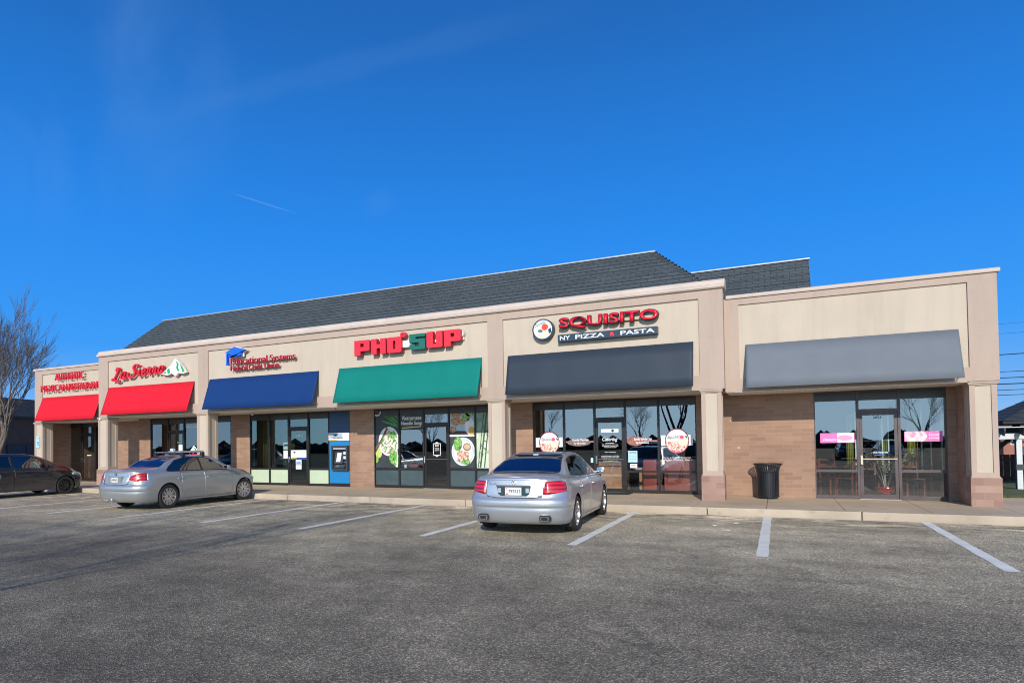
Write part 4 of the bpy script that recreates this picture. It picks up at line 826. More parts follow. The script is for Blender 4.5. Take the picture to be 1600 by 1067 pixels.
# pizza shop window graphics
mk = lambda: (m('logo_dark', (.05, .06, .08), .5), speck('pasta_print', [(0, (.45, .06, .08)), (.3, (.75, .5, .42)), (.6, (.8, .74, .6)), (.85, (.62, .2, .2)), (1, (.2, .2, .08))], 26))
for cx, cz, lab in ((1.45, 1.62, 'round pizza shop logo on a white band in the window behind the silver car roof'), (5.16, 1.63, 'round pizza shop logo on a white band in the window nearest the thick column')):
    s = empty('window_graphic', (cx, yw, cz), lab, 'window graphic')
    flat(s, rect(cx-.43, cx+.42, cz-.13, cz+.16), yw, 'white', 'band')
    flat(s, ell(cx, cz+.005, .325, .345, 40), yw-.0015, m('logo_ring', (.16, .02, .06), .5), 'ring'); flat(s, ell(cx, cz+.005, .325, .345, 18, math.pi*1.15, math.pi*1.75), yw-.003, m('logo_pink', (.72, .08, .25), .5), 'ring'); flat(s, ell(cx, cz-.0, .30, .315, 40), yw-.0045, 'white', 'disc')
    a_, b_ = mk(); flat(s, ell(cx, cz-.0, .30, .315, 28, math.pi*1.02, math.pi*1.98), yw-.006, b_, 'pasta_photo'); flat(s, ell(cx+.15, cz-.02, .12, .13, 20), yw-.0075, m('logo_cream', (.74, .72, .52), .5), 'cream_patch')
    g = MB(); text_flat(g, 'Squisito', cx-.26, cx+.10, cz+.03, cz+.16, yw-.009, 0, shear=.35, rise=.04); g.build('lettering', a_, s, norm=False)
    flat(s, ell(cx+.13, cz+.10, .055, .055, 16), yw-.009, MT['logo_pink'], 'dot'); flat(s, [(cx+.22, cz+.15), (cx+.27, cz+.12), (cx+.28, cz+.06), (cx+.23, cz+.09)], yw-.009, a_, 'leaf')
for x0, x1, t1, t2, lab in ((1.97, 2.82, 'Monday Thru Sun', 'for dine in special', 'red stripe with white lettering in the window left of the pizza shop door'), (3.78, 4.64, 'Sunday Sunday Sun', 'Specialties', 'red stripe with white lettering in the window right of the pizza shop door')):
    s = empty('window_graphic', ((x0+x1)/2, yw, 1.64), lab, 'window graphic')
    flat(s, rect(x0, x1, 1.625, 1.655), yw, m('stripe_pink', (.62, .25, .28), .5), 'stripe')
    if x0 > 3: flat(s, ell(x0+.24, 1.64, .24, .14, 24), yw-.0015, m('pizza_photo', (.32, .12, .10), .5, var=.35, scale=14), 'oval_photo')
    else: flat(s, ell(x0+.40, 1.62, .36, .11, 24), yw-.0015, m('pizza_dark', (.2, .13, .12), .5, var=.4, scale=14), 'oval_photo')
    g = MB(); text_flat(g, t1, x0+.2, x1-.16, 1.64, 1.735, yw-.004, 0, bold=.03, shear=.2); text_flat(g, t2, x0+.26, x1-.24, 1.555, 1.62, yw-.004, 0, bold=.03, shear=.2); g.build('lettering', 'white', s, norm=False)
wtext('small two line white lettering under the right hand pizza logo', [('Party & Events Catering', 4.78, 5.52, 1.14, 1.18, D+.04), ('Carry Out - Delivery - Dine In', 4.74, 5.56, 1.08, 1.12, D+.04)], bold=.02)
s = empty('door_graphic', (3.29, D+.036, 1.5), 'white Catering and opening hours lettering on the pizza shop door', 'door graphic')
yd = D+.036
g = MB(); text_flat(g, 'Catering', 3.07, 3.52, 1.62, 1.76, yd, 0, bold=.015, shear=.3)
for t, a, b, c in (('Available', 3.16, 3.42, 1.575), ('Call us for your next event', 3.06, 3.53, 1.53), ('Weddings Parties and', 3.06, 3.53, 1.49), ('Corporate Lunch', 3.12, 3.48, 1.45), ('Hours of Operation', 3.14, 3.46, 1.31), ('Sunday-Thursday 11AM-9PM', 3.04, 3.55, 1.20), ('Friday-Saturday 11AM-10PM', 3.04, 3.55, 1.155), ('www.squisito.com', 3.08, 3.52, 1.06)): text_flat(g, t, a, b, c, c+.028, yd, 0, bold=.025)
g.build('lettering', 'white', s, norm=False)
flat(s, rect(3.04, 3.55, 1.90, 2.0), yd, pw, 'notice_strip'); flat(s, ell(3.38, 1.95, .04, .04, 14), yd-.0015, 'navy', 'notice_dot')
for pts, mt, lab in ((rect(3.81, 4.07, 1.03, 1.36), m('pale_teal_paper', (.42, .66, .70), .5), 'pale teal notice sheet in the window right of the pizza shop door'), (rect(3.86, 4.06, .87, .99), 'white', 'small white and red card below the pale teal notice'),
      (rect(2.72, 2.79, 1.02, 1.16), m('pale_blue_paper', (.5, .7, .8), .5), 'tiny pale blue card low in the window left of the pizza shop door')):
    s = empty('paper_notice', (pts[0][0], yw, pts[0][1]), lab, 'notice'); flat(s, pts, yw, mt, 'sheet')
    g = MB(); a, b, c, d = pts[0][0], pts[1][0], pts[0][1], pts[2][1]
    if b-a > .15:
        text_flat(g, 'OPEN' if d-c < .2 else 'NOTICE', a+.03, b-.03, d-.07, d-.03, yw-.003, 0, bold=.03)
        if d-c > .2:
            for k in range(4): text_flat(g, 'please wear a mask', a+.03, b-.03, d-.12-.045*k, d-.10-.045*k, yw-.003)
        g.build('lettering', 'red' if d-c < .2 else 'navy', s, norm=False)
# pink food banners at the right
for x0, x1, cz, flip, lab, t1 in ((8.62, 9.35, 1.65, 0, 'pink and white banner in the window left of the right hand door', ('Dinners',)), (10.36, 11.10, 1.66, 1, 'pink and white banner in the window right of the right hand door', ('Good', 'evening'))):
    yb = DR+.043; s = empty('window_banner', ((x0+x1)/2, yb, cz), lab, 'banner')
    pk = m('banner_pink', (.74, .16, .46), .5); ph = speck('banner_photo', [(0, (.62, .22, .38)), (.35, (.8, .55, .62)), (.7, (.82, .74, .76)), (1, (.55, .4, .42))], 14)
    flat(s, rect(x0, x1, cz-.12, cz+.12), yb, pk, 'sheet')
    if flip: flat(s, rect(x0+.01, x0+.36, cz-.11, cz+.11), yb-.0015, ph, 'photo'); flat(s, ell(x0+.30, cz, .14, .13, 20, -1.45, 1.45)[::1], yb-.003, ph, 'photo')
    else: flat(s, rect(x1-.36, x1-.01, cz-.11, cz+.12), yb-.0015, pw, 'photo'); flat(s, ell(x1-.20, cz-.0, .16, .07, 18), yb-.003, m('pink_plate', (.72, .3, .5), .4), 'plate_photo')
    g = MB()
    for k, t in enumerate(t1): text_flat(g, t, (x0+.06 if not flip else x1-.26), (x0+.34 if not flip else x1-.06), cz-.07-.0+(.08 if (flip and k == 0) else 0), cz-.01+(.08 if (flip and k == 0) else 0), yb-.005, 0, shear=.3, bold=.01)
    g.build('lettering', 'white', s, norm=False)
# credit union notices
for pts, lab, kind in ((rect(-8.67, -7.91, 1.17, 1.47), 'white credit union notice board with a small cap emblem across the door', 0), (rect(-8.42, -8.15, .76, 1.12), 'white and blue paper sheets taped low on the credit union door', 1), (rect(-9.02, -8.79, 1.16, 1.46), 'blank white sheet in the window left of the credit union door', 2), (rect(-9.02, -8.79, 1.50, 1.76), 'grey blue poster sheet above the blank white sheet', 3)):
    yy = D+.034 if kind < 2 else yw
    s = empty('paper_notice', ((pts[0][0]+pts[1][0])/2, yy, pts[0][1]), lab, 'notice'); a, b, c, d = pts[0][0], pts[1][0], pts[0][1], pts[2][1]
    flat(s, pts, yy, 'white' if kind != 3 else m('greyblue_sheet', (.25, .36, .4), .5), 'sheet')
    if kind == 0:
        flat(s, [(a+.12, d-.08), (a+.19, d-.05), (a+.26, d-.08), (a+.19, d-.12)], yy-.002, 'navy', 'cap_emblem'); flat(s, rect(a+.3, b, c, c+.025), yy-.002, 'blue', 'blue_strip'); flat(s, rect(a+.1, a+.3, c, c+.025), yy-.002, m('amber', (.8, .45, .05), .5), 'amber_strip')
        g = MB(); text_flat(g, 'please use the other entrance', a+.14, b-.14, c+.13, c+.16, yy-.002); text_flat(g, 'lobby hours by appointment', a+.14, b-.1, c+.08, c+.11, yy-.002); g.build('lettering', m('grey_ink', (.3, .32, .36), .6), s, norm=False)
    if kind == 1: flat(s, rect(a+.02, b-.03, d-.17, d-.07), yy-.002, m('form_blue', (.2, .35, .6), .5), 'form'); flat(s, rect(a, b, d-.20, d-.18), yy-.002, 'black', 'gap_line')
    if kind == 3: flat(s, rect(a+.02, b-.02, c+.12, c+.2), yy-.002, 'navy', 'picture')
# La Sierra window things
s = empty('window_sticker', (-13.75, yw, 1.5), 'small green and white mountain sticker over red lettering behind the left silver car roof', 'sticker')
flat(s, [(-14.05, 1.43), (-13.78, 1.70), (-13.66, 1.62), (-13.52, 1.43)], yw, 'white', 'mountain'); flat(s, [(-13.78, 1.66), (-13.66, 1.56), (-13.58, 1.45), (-13.70, 1.46)], yw-.002, 'mgreen', 'slope')
g = MB(); text_flat(g, 'La Sierra', -14.08, -13.50, 1.26, 1.40, yw-.002, 0, bold=.05, shear=.3); g.build('lettering', 'red', s, norm=False)
o = flat(None, rect(-14.66, -14.42, 1.42, 1.74), D+.034, 'white', 'paper_notice'); tag(o, 'white menu sheet on the door behind the left silver car', 'notice')
wtext('green OPEN lettering on the door of the second shop from left', [('OPEN', -14.75, -14.55, 1.80, 1.86, D+.034)], 'mgreen', bold=.03)
o = flat(None, rect(-20.66, -20.36, 1.30, 1.34)+[], D+.034, 'white', 'paper_notice'); tag(o, 'small white notice on the far left shop door', 'notice')
# blue accessible parking plate on the first column
s = empty('parking_plate', (-21.77, SY-.03, 1.7), 'pale blue accessible parking plate on the far left column', 'sign')
flat(s, rect(-21.90, -21.64, 1.70, 2.19), SY-.004, m('plate_paleblue', (.5, .72, .74), .4), 'plate', .004); flat(s, rect(-21.83, -21.71, 1.80, 1.98), SY-.009, 'blue', 'symbol_field')
g = MB(); g.disc(-21.78, 1.95, .012, .012, SY-.0125, SY-.0115, 10); g.box(-21.786, -21.774, SY-.0125, SY-.0115, 1.87, 1.935); g.box(-21.786, -21.745, SY-.0125, SY-.0115, 1.86, 1.87); g.disc(-21.775, 1.85, .03, .03, SY-.0122, SY-.0112, 14); g.build('symbol', 'white', s)
g = MB(); text_flat(g, 'RESERVED', -21.88, -21.66, 2.10, 2.14, SY-.0095); text_flat(g, 'PARKING', -21.87, -21.67, 2.04, 2.08, SY-.0095); g.build('lettering', m('plate_green', (.1, .4, .3), .5), s, norm=False)

# ================================================================ CASH MACHINE
s = empty('cash_machine', (-6.39, D, WZ), 'cash machine in a bright blue surround under a white sign', 'cash machine')
cb = m('surround_blue', (.012, .19, .46), .4, var=.02); nb = m('surround_navy', (.010, .045, .13), .4, var=.02)
g = MB(); g.box(-6.85, -5.945, D+.02, D+.2, .27, 1.79); g.build('blue_surround', cb, s); g = MB(); g.box(-6.85, -5.945, D+.02, D+.2, 2.08, 2.855); g.build('navy_surround', nb, s)
g = MB(); g.box(-6.86, -5.935, D, D+.2, WZ, .265); g.box(-5.94, -5.928, D-.005, D+.2, WZ, 2.86); g.build('frame', 'frame', s)
g = MB(); g.box(-6.85, -5.945, D-.02, D+.2, 1.795, 2.075); p = g.build('sign_panel', 'white', s)
flat(p, rect(-6.82, -6.25, 1.88, 2.05), D-.0205, m('sign_greyblue', (.38, .45, .52), .5), 'grey_field'); flat(p, [(-6.66, 1.99), (-6.54, 2.03), (-6.42, 1.99), (-6.54, 1.945)], D-.023, 'navy', 'cap_emblem'); flat(p, rect(-6.84, -6.45, 1.797, 1.835), D-.0205, MT['amber'], 'amber_strip')
g = MB(); text_flat(g, 'Educational', -6.66, -6.22, 1.875, 1.93, D-.0235, 0, bold=.02); g.build('lettering', 'navy', p, norm=False)
g = MB(); text_flat(g, 'Systems Federal', -6.18, -5.98, 1.93, 1.95, D-.0215); g.build('lettering', MT['grey_ink'], p, norm=False)
g = MB(); dk = m('machine_grey', (.045, .05, .06), .35, var=.05)
x0, x1, z0, z1 = -6.67, -5.97, .74, 1.62
g.box(x0, x0+.06, D-.12, D+.019, z0, z1); g.box(x1-.06, x1, D-.12, D+.019, z0, z1); g.box(x0+.06, x1-.06, D-.12, D+.019, z1-.06, z1); g.box(x0+.06, x1-.06, D-.12, D+.019, z0, z0+.05); b_ = g.build('bezel', dk, s)
g = MB(); g.box(x0+.061, x1-.061, D+.004, D+.019, z0+.051, z1-.061); g.build('recess', 'black', s)
g = MB(); g.box(x0+.08, x1-.08, D-.10, D-.02, z1-.13, z1-.09); g.build('top_light', m('lightbar', (.5, .55, .6), .4), s)
g = MB(); g.prism([(x0+.12, D-.02, 1.38), (x0+.12, D-.10, .98), (x0+.12, D+.003, .98), (x0+.12, D+.003, 1.38)], (.36, 0, 0)); g.build('screen_housing', dk, s)
g = MB(); g.prism([(x0+.22, D-.026, 1.36), (x0+.40, D-.026, 1.36), (x0+.38, D-.090, 1.04), (x0+.20, D-.090, 1.04)], (0, -.003, 0)); g.build('screen', 'white', s)
for a, c in ((.50, 1.30), (.50, 1.14)): g = MB(); g.box(x0+a, x0+a+.10, D-.06, D+.003, c, c+.10); g.build('label_plate', 'white', s)
g = MB(); g.prism([(x0+.1, D-.11, .82), (x0+.1, D-.05, .94), (x0+.1, D+.003, .94), (x0+.1, D+.003, .82)], (.46, 0, 0)); g.build('keypad_shelf', dk, s)
g = MB()
for i in range(4):
    for j in range(3): g.box(x0+.2+i*.035, x0+.225+i*.035, D-.108+j*.018, D-.095+j*.018, .85+j*.032, .862+j*.032)
g.build('keypad', 'alloy', s)
g = MB(); g.box(x0+.42, x0+.50, D-.09, D-.06, .90, .92); g.box(x0+.50, x0+.60, D-.05, D-.02, 1.02, 1.04); g.build('card_slot', m('slot_violet', (.12, .12, .4), .4), s)

# ================================================================ TRASH CAN
tx, ty = 7.43, .93
s = empty('trash_can', (tx, ty, WZ), 'black slatted steel trash can with a flared top against the brick wall', 'trash can')
g = MB(); nb_ = 34; bt = .87
for i in range(nb_):
    a = 2*math.pi*i/nb_; c, d = math.cos(a), math.sin(a); pr_ = [(.245, .05), (.25, .30), (.252, .60), (.262, .72), (.285, .80), (.335, bt)]
    w_ = .016
    for (r0, h0), (r1, h1) in zip(pr_[:-1], pr_[1:]):
        tdx, tdy = -d*w_, c*w_
        q = [(tx+r0*c-tdx, ty+r0*d-tdy, WZ+h0), (tx+r0*c+tdx, ty+r0*d+tdy, WZ+h0), (tx+r1*c+tdx, ty+r1*d+tdy, WZ+h1), (tx+r1*c-tdx, ty+r1*d-tdy, WZ+h1)]
        g.prism(q, (-c*.006, -d*.006, 0))
kb = m('black_powder_coat', (.014, .016, .02), .35, var=.1); g.build('slats', kb, s)
g = MB(); 
for r, h, t in ((.338, bt, .010), (.252, .62, .006), (.25, .06, .012)): g.tube([(tx+r*math.cos(k*math.pi/20), ty+r*math.sin(k*math.pi/20), WZ+h) for k in range(41)], t, 8, cap=False)
g.build('hoop', kb, s, smooth=True)
g = MB(); g.lathe([(0, .07), (.215, .07), (.225, .35), (.23, .66), (.222, .67), (.20, .66)], (tx, ty, WZ), seg=28); g.build('liner', m('liner_plastic', (.02, .02, .022), .5), s, smooth='auto')
g = MB(); g.lathe([(0, 0), (.20, 0), (.21, .02), (.235, .05), (0, .05)], (tx, ty, WZ), seg=28); g.build('foot', kb, s, smooth='auto')

# door mats
for a, b, c, d, lab in ((2.95, 3.95, 1.02, 1.62, 'black rubber door mat before the pizza shop door'), (9.55, 10.2, .75, 1.2, 'thin grey door mat before the right hand door')):
    if a > 5: continue
    g = MB(); g.box(a, b, c, d, WZ, WZ+.012, bev=.004); o = g.build('door_mat', 'rubber'); tag(o, lab, 'door mat')

# ================================================================ THINGS BEHIND THE GLASS
wood = m('cherry_wood', (.16, .032, .014), .4, var=.15, scale=8); tan = m('tan_laminate', (.42, .22, .12), .5, var=.08, scale=6)
def chair():
    r = empty('cafe_chair', (0, 0, 0), 'x', 'chair')
    g = MB(); g.box(-.2, .2, -.2, .2, .43, .47, bev=.01); g.build('seat', wood, r)
    for sx_ in (-.18, .18):
        g = MB(); g.box(sx_-.018, sx_+.018, -.19, -.155, 0, .43); g.build('leg', wood, r)
        g = MB(); g.prism([(sx_-.018, .16, 0), (sx_-.018, .195, 0), (sx_-.018, .195, .45), (sx_-.018, .25, .95), (sx_-.018, .215, .95), (sx_-.018, .16, .45)], (.036, 0, 0)); g.build('leg', wood, r)
    g = MB()
    for z in (.60, .74, .88): g.box(-.16, .16, .195+(z-.45)*.1, .215+(z-.45)*.1, z, z+.05)
    g.build('backrest', wood, r); return r
c0 = chair(); pass
for i, (x, y_, rz, lab) in enumerate([(8.75, 2.05, 1.2, 'cherry wood cafe chair just inside the window left of the right hand door'), (9.25, 2.5, -1.9, 'cherry wood cafe chair facing the door in the right hand cafe'), (10.62, 2.2, .2, 'cherry wood cafe chair inside the window right of the right hand door'), (11.0, 3.2, 2.9, 'cherry wood cafe chair deeper inside at the far right'), (8.9, 3.6, 3.0, 'cherry wood cafe chair in the second row inside the left window'), (9.9, 3.9, .1, 'cherry wood cafe chair in the second row behind the potted plant')]):
    c = c0 if i == 0 else copy_tree(c0); c.location = (x, y_, WZ); c.rotation_euler.z = rz; c['label'] = lab; c['group'] = 'cherry wood chairs in the right hand cafe'
def table():
    r = empty('cafe_table', (0, 0, 0), 'x', 'table'); g = MB(); g.box(-.36, .36, -.32, .32, .72, .755, bev=.008); g.build('tabletop', m('table_dark', (.10, .03, .02), .2, coat=.5), r)
    g = MB(); g.tube([(0, 0, .03), (0, 0, .72)], .035, 12); g.build('pedestal', 'black', r); g = MB(); g.box(-.25, .25, -.03, .03, 0, .03); g.box(-.03, .03, -.25, -.031, 0, .03); g.box(-.03, .03, .031, .25, 0, .03); g.build('foot', 'black', r); return r
t0 = table()
for i, (x, y_, lab) in enumerate([(9.0, 2.9, 'dark cafe table inside the window left of the right hand door'), (10.8, 2.75, 'dark cafe table inside the window right of the right hand door'), (9.7, 4.6, 'dark cafe table deep inside behind the potted plant')]):
    t = t0 if i == 0 else copy_tree(t0); t.location = (x, y_, WZ); t['label'] = lab; t['group'] = 'dark tables in the right hand cafe'
# partition posts and curtains
for i, x in enumerate((9.12, 9.70, 9.83, 9.97, 10.52, 10.71, 10.93)):
    g = MB(); g.box(-.014, .014, -.014, .014, 0, 1.5); o = g.build('partition_post', m('post_paleteal', (.62, .80, .78), .4)); o.location = (x+.35, 2.46, WZ+.65); tag(o, f'slim pale teal partition post inside the right hand cafe', 'post', 'pale teal posts inside the cafe')
def curtain(x0, x1, y_, z0, z1, mt, lab):
    g = MB(); n = 14; A = [(x0+(x1-x0)*i/n, y_+.04*math.sin(i*1.6)) for i in range(n+1)]
    for (a, b), (c, d) in zip(A[:-1], A[1:]): g.poly([(a, b, z0), (c, d, z0), (c, d, z1), (a, b, z1)])
    o = g.build('curtain', mt, smooth=True, norm=False); o.modifiers.new('s', 'SOLIDIFY').thickness = .004; return tag(o, lab, 'curtain')
oc = m('olive_curtain', (.50, .52, .14), .8, var=.1)
curtain(9.28, 9.42, 2.56, .86, 2.3, oc, 'olive green curtain inside the cafe seen through the left window')
curtain(10.0, 10.18, 2.56, .86, 2.3, oc, 'olive green curtain inside the cafe seen through the door')
curtain(10.60, 10.80, 2.56, .86, 2.3, oc, 'olive green curtain inside the cafe seen through the right window')
gc = m('credit_union_curtain', (.13, .115, .055), .8, var=.1)
curtain(-9.55, -8.95, D+.6, .8, 2.7, gc, 'olive brown curtain behind the second credit union window'); curtain(-10.55, -10.3, D+.6, .8, 2.7, gc, 'narrow olive brown curtain behind the first credit union window')
# booths and counter in the pizza shop
for x0, x1, y0, y1, z1, mt, lab, nm in ((4.75, 5.58, D+.35, D+.55, 1.12, m('oxblood_vinyl', (.30, .065, .05), .45, var=.06), 'oxblood red booth back inside the pizza shop window next to the column', 'booth'), (4.15, 4.66, D+.42, D+.62, 1.10, MT['oxblood_vinyl'], 'shorter oxblood red booth back left of the big one in the pizza shop', 'booth')):
    s = empty(nm, ((x0+x1)/2, y1, WZ), lab, 'booth'); g = MB(); g.box(x0, x1, y0, y1, WZ+.05, z1, bev=.03); g.build('backrest', mt, s, smooth='auto'); g = MB(); g.box(x0, x1, y1+.002, y1+.5, WZ+.3, WZ+.46, bev=.03); g.build('seat', mt, s); g = MB(); g.box(x0+.02, x1-.02, y0+.03, y1+.45, WZ-.005, WZ+.05); g.build('plinth', 'black', s)
s = empty('counter', (3.3, D+.7, WZ), 'tan laminate counter reading Catering just inside the pizza shop door', 'counter')
g = MB(); g.box(2.75, 3.66, D+.5, D+.9, WZ, 1.0, bev=.006); f_ = g.build('cabinet', tan, s)
g = MB(); g.box(2.75, 3.66, D+.494, D+.499, .60, .66); g.build('trim', 'cream', f_); g = MB(); g.box(2.72, 3.69, D+.48, D+.93, 1.001, 1.03); g.build('worktop', m('worktop', (.35, .3, .22), .4), s)
g = MB(); text_flat(g, 'Catering', 3.02, 3.46, .86, .97, D+.4925, 0, bold=.01, shear=.3); g.build('lettering', 'bark', f_, norm=False)
s = empty('side_table', (4.1, D+1.0, WZ), 'pale topped table beside the counter seen through the pizza shop window', 'table')
g = MB(); g.box(3.8, 4.6, D+.8, D+1.3, .78, .84, bev=.006); g.build('tabletop', 'cream', s); g = MB(); g.box(3.95, 4.45, D+.9, D+1.2, WZ, .779); g.build('base', tan, s)
o = None
g = MB(); g.box(-.05, .35, 0, .25, 0, .12, bev=.02); o = g.build('basket', wood); o.location = (-3.65, D+.3, .82); tag(o, 'red brown tray on the sill inside the noodle shop window', 'tray')
g = MB(); g.lathe([(0, 0), (.05, 0), (.055, .1), (.04, .12), (0, .12)], seg=16); o = g.build('jar', 'white', smooth='auto'); o.location = (-3.78, D+.25, .82); tag(o, 'white and blue cup at the left end of the noodle shop sill', 'cup')
# potted ficus behind the glass door
WZ += .11
s = empty('potted_plant', (10.02, DR+.45, WZ), 'leafy braided trunk ficus in a glossy red bowl pot behind the right hand glass door', 'potted plant')
g = MB(); g.lathe([(0, .0), (.11, .0), (.13, .02), (.19, .13), (.21, .15), (.205, .17), (.19, .17), (.17, .14), (0, .13)], (10.02, DR+.45, WZ), seg=32); g.build('pot', m('red_glaze', (.55, .012, .015), .2, coat=.8), s, smooth='auto')
g = MB(); g.lathe([(0, -.11), (.16, -.11), (.16, -.002), (0, -.002)], (10.02, DR+.45, WZ), seg=24); g.build('stand', 'black', s)
g = MB(); rp_ = random.Random(8); tips = []
for k in range(7):
    a = k*.9; p = Vector((10.02+.03*math.cos(a), DR+.45+.03*math.sin(a), WZ+.13)); P = [p.copy()]; sp_ = rp_.uniform(.12, .3)
    for j in range(7):
        p = p+Vector((math.cos(a)*sp_*.16*(1+j*.25), math.sin(a)*sp_*.16*(1+j*.2), .125)); P.append(p.copy())
        if j > 2: tips.append((p.copy(), a))
    g.tube(P, [.014-.0014*i for i in range(len(P))], 6)
g.build('stems', m('pale_bark', (.42, .38, .32), .8), s, smooth=True)
g = MB()
for p, a in tips:
    for _ in range(26):
        q = p+Vector((rp_.gauss(0, .085), rp_.gauss(0, .07), rp_.gauss(0, .075))); an = rp_.uniform(0, 6.28); tl = rp_.uniform(-.6, .3); l_ = rp_.uniform(.06, .095)
        d = Vector((math.cos(an), math.sin(an), tl)).normalized(); sd = d.cross(Vector((0, 0, 1))).normalized()*.022
        g.poly([q, q+d*l_*.5+sd, q+d*l_, q+d*l_*.5-sd])
g.build('foliage', m('ficus_leaf', (.36, .40, .28), .5, var=.3, scale=20), s, norm=False)
WZ -= .11
# ================================================================ CARS
class Car:
    """body surface lofted from control rails; x runs rear (0) to front (L), y to the left, z up"""
    def __init__(s, L, W, rails, Rr, Rf, nr=2.8, nf=2.6, N=64):
        s.L, s.W = L, W
        secs = []
        def ring(fx, fy):
            P = []
            for r in rails:
                x = fx(r); y = spl(r['y'], x)*fy; P.append((x, y, spl(r['z'], x)))
            out = []
            for i in range(len(P)-1):
                p0, p1, p2, p3 = P[max(i-1, 0)], P[i], P[i+1], P[min(i+2, len(P)-1)]
                for k in range(4):
                    t = k/4; out.append(tuple(.5*((2*p1[j])+(-p0[j]+p2[j])*t+(2*p0[j]-5*p1[j]+4*p2[j]-p3[j])*t*t+(-p0[j]+3*p1[j]-3*p2[j]+p3[j])*t**3) for j in range(3)))
            out.append(P[-1]); return out
        ts = [0, .15, .3, .45, .58, .7, .79, .86, .91, .945, .97, .985, .995]
        for t in ts: secs.append(ring(lambda r: r['xr']+Rr*(1-(1-t**nr)**(1/nr)), t))
        for i in range(N+1):
            q = i/N; secs.append(ring(lambda r: (r['xr']+Rr)+q*((L-r['xf']-Rf)-(r['xr']+Rr)), 1))
        for t in ts[::-1]: secs.append(ring(lambda r: L-r['xf']-Rf*(1-(1-t**nf)**(1/nf)), t))
        b = bmesh.new(); nring = len(secs[0])
        for sg in (1, -1):
            V = [[b.verts.new((p[0], max(p[1], 0)*sg, p[2])) for p in sec] for sec in secs]
            for i in range(len(V)-1):
                for j in range(nring-1):
                    f = (V[i][j], V[i+1][j], V[i+1][j+1], V[i][j+1]); b.faces.new(f if sg < 0 else f[::-1])
        bmesh.ops.remove_doubles(b, verts=b.verts, dist=2e-4)
        bmesh.ops.dissolve_degenerate(b, dist=1e-5, edges=b.edges)
        b.normal_update(); s.b = b
        s.vn = None
    def cut(s, poly, ax, cond, bm=None):
        """cut the convex outline poly (in the plane normal to ax) out of the surface; returns it as a bmesh"""
        bm = bm or s.b; i0, i1 = {'y': (0, 2), 'x': (1, 2), 'z': (0, 1)}[ax]
        ar = sum(poly[i][0]*poly[(i+1) % len(poly)][1]-poly[(i+1) % len(poly)][0]*poly[i][1] for i in range(len(poly)))
        if ar < 0: poly = poly[::-1]
        lo = [min(p[k] for p in poly)-.08 for k in (0, 1)]; hi = [max(p[k] for p in poly)+.08 for k in (0, 1)]
        cand = []
        for f in bm.faces:
            c = f.calc_center_median()
            if lo[0] < c[i0] < hi[0] and lo[1] < c[i1] < hi[1] and cond(c, f.normal): cand.append(f)
        for k in range(len(poly)):
            a, c = poly[k], poly[(k+1) % len(poly)]
            n2 = (c[1]-a[1], -(c[0]-a[0])); no = [0, 0, 0]; no[i0], no[i1] = n2; co = [0, 0, 0]; co[i0], co[i1] = a
            no = Vector(no).normalized(); co = Vector(co)
            ed = {e for f in cand for e in f.edges}; vs_ = {v for f in cand for v in f.verts}
            r = bmesh.ops.bisect_plane(bm, geom=list(cand)+list(ed)+list(vs_), plane_co=co, plane_no=no, dist=1e-6)
            cand = [f for f in r['geom'] if isinstance(f, bmesh.types.BMFace) and f.is_valid and (f.calc_center_median()-co).dot(no) < 0]
        o = bmesh.new(); vm = {}
        for f in cand:
            for v in f.verts:
                if v not in vm: vm[v] = o.verts.new(v.co)
            try: o.faces.new([vm[v] for v in f.verts])
            except ValueError: pass
        bmesh.ops.delete(bm, geom=cand, context='FACES')
        o.normal_update(); return o
def hull(pts):
    pts = sorted(set(pts)); cr = lambda o, a, b: (a[0]-o[0])*(b[1]-o[1])-(a[1]-o[1])*(b[0]-o[0])
    def half(ps):
        h = []
        for p in ps:
            while len(h) > 1 and cr(h[-2], h[-1], p) <= 0: h.pop()
            h.append(p)
        return h[:-1]
    return half(pts)+half(pts[::-1])
def grow(pl, d):
    h = hull(pl); cx = sum(p[0] for p in h)/len(h); cz = sum(p[1] for p in h)/len(h); out = []
    for p in h:
        v = Vector((p[0]-cx, p[1]-cz)); s_ = d/max(v.length, .01); out.append((p[0]+v.x*s_*1.2, p[1]+(d if v.y > 0 else -d)))
    return hull(out)
def glaze(car, r, polys, ax, cond, rad_, mats, names, trimw=.022):
    """black surround first, then each glass out of it"""
    outer = car.cut(rnd_poly(grow([p for pl in polys for p in pl], trimw), rad_+.01), ax, cond)
    tmp = Car.__new__(Car); tmp.b = outer
    for pl, mt, nm in zip(polys, mats, names):
        q = tmp.cut(rnd_poly(pl, rad_), ax, lambda c, n: True); put(q, nm, mt, r)
    put(tmp.b, 'window_trim', trim, r, .008)
def push(bm, d):
    bm.normal_update()
    for v in bm.verts: v.co += v.normal*d
def rnd_poly(pts, r=.04, seg=4):
    out = []; n = len(pts)
    for i in range(n):
        p = Vector(pts[i]); a = Vector(pts[i-1]); c = Vector(pts[(i+1) % n]); rr = r[i] if hasattr(r, '__len__') else r
        da, dc = (a-p), (c-p); la, lc = min(rr, da.length*.45), min(rr, dc.length*.45); A, B = p+da.normalized()*la, p+dc.normalized()*lc
        for k in range(seg+1): t = k/seg; out.append(tuple(A*(1-t)**2+p*2*t*(1-t)+B*t*t))
    return out
def put(bm, name, mt, parent, thick=0, smooth=True):
    me = bpy.data.meshes.new(name); bm.to_mesh(me); bm.free(); me.materials.append(K[mt] if isinstance(mt, str) else mt)
    o = bpy.data.objects.new(name, me); S.collection.objects.link(o); o.parent = parent
    for f in me.polygons: f.use_smooth = smooth
    if thick: md = o.modifiers.new('s', 'SOLIDIFY'); md.thickness = thick; md.offset = -1
    return o
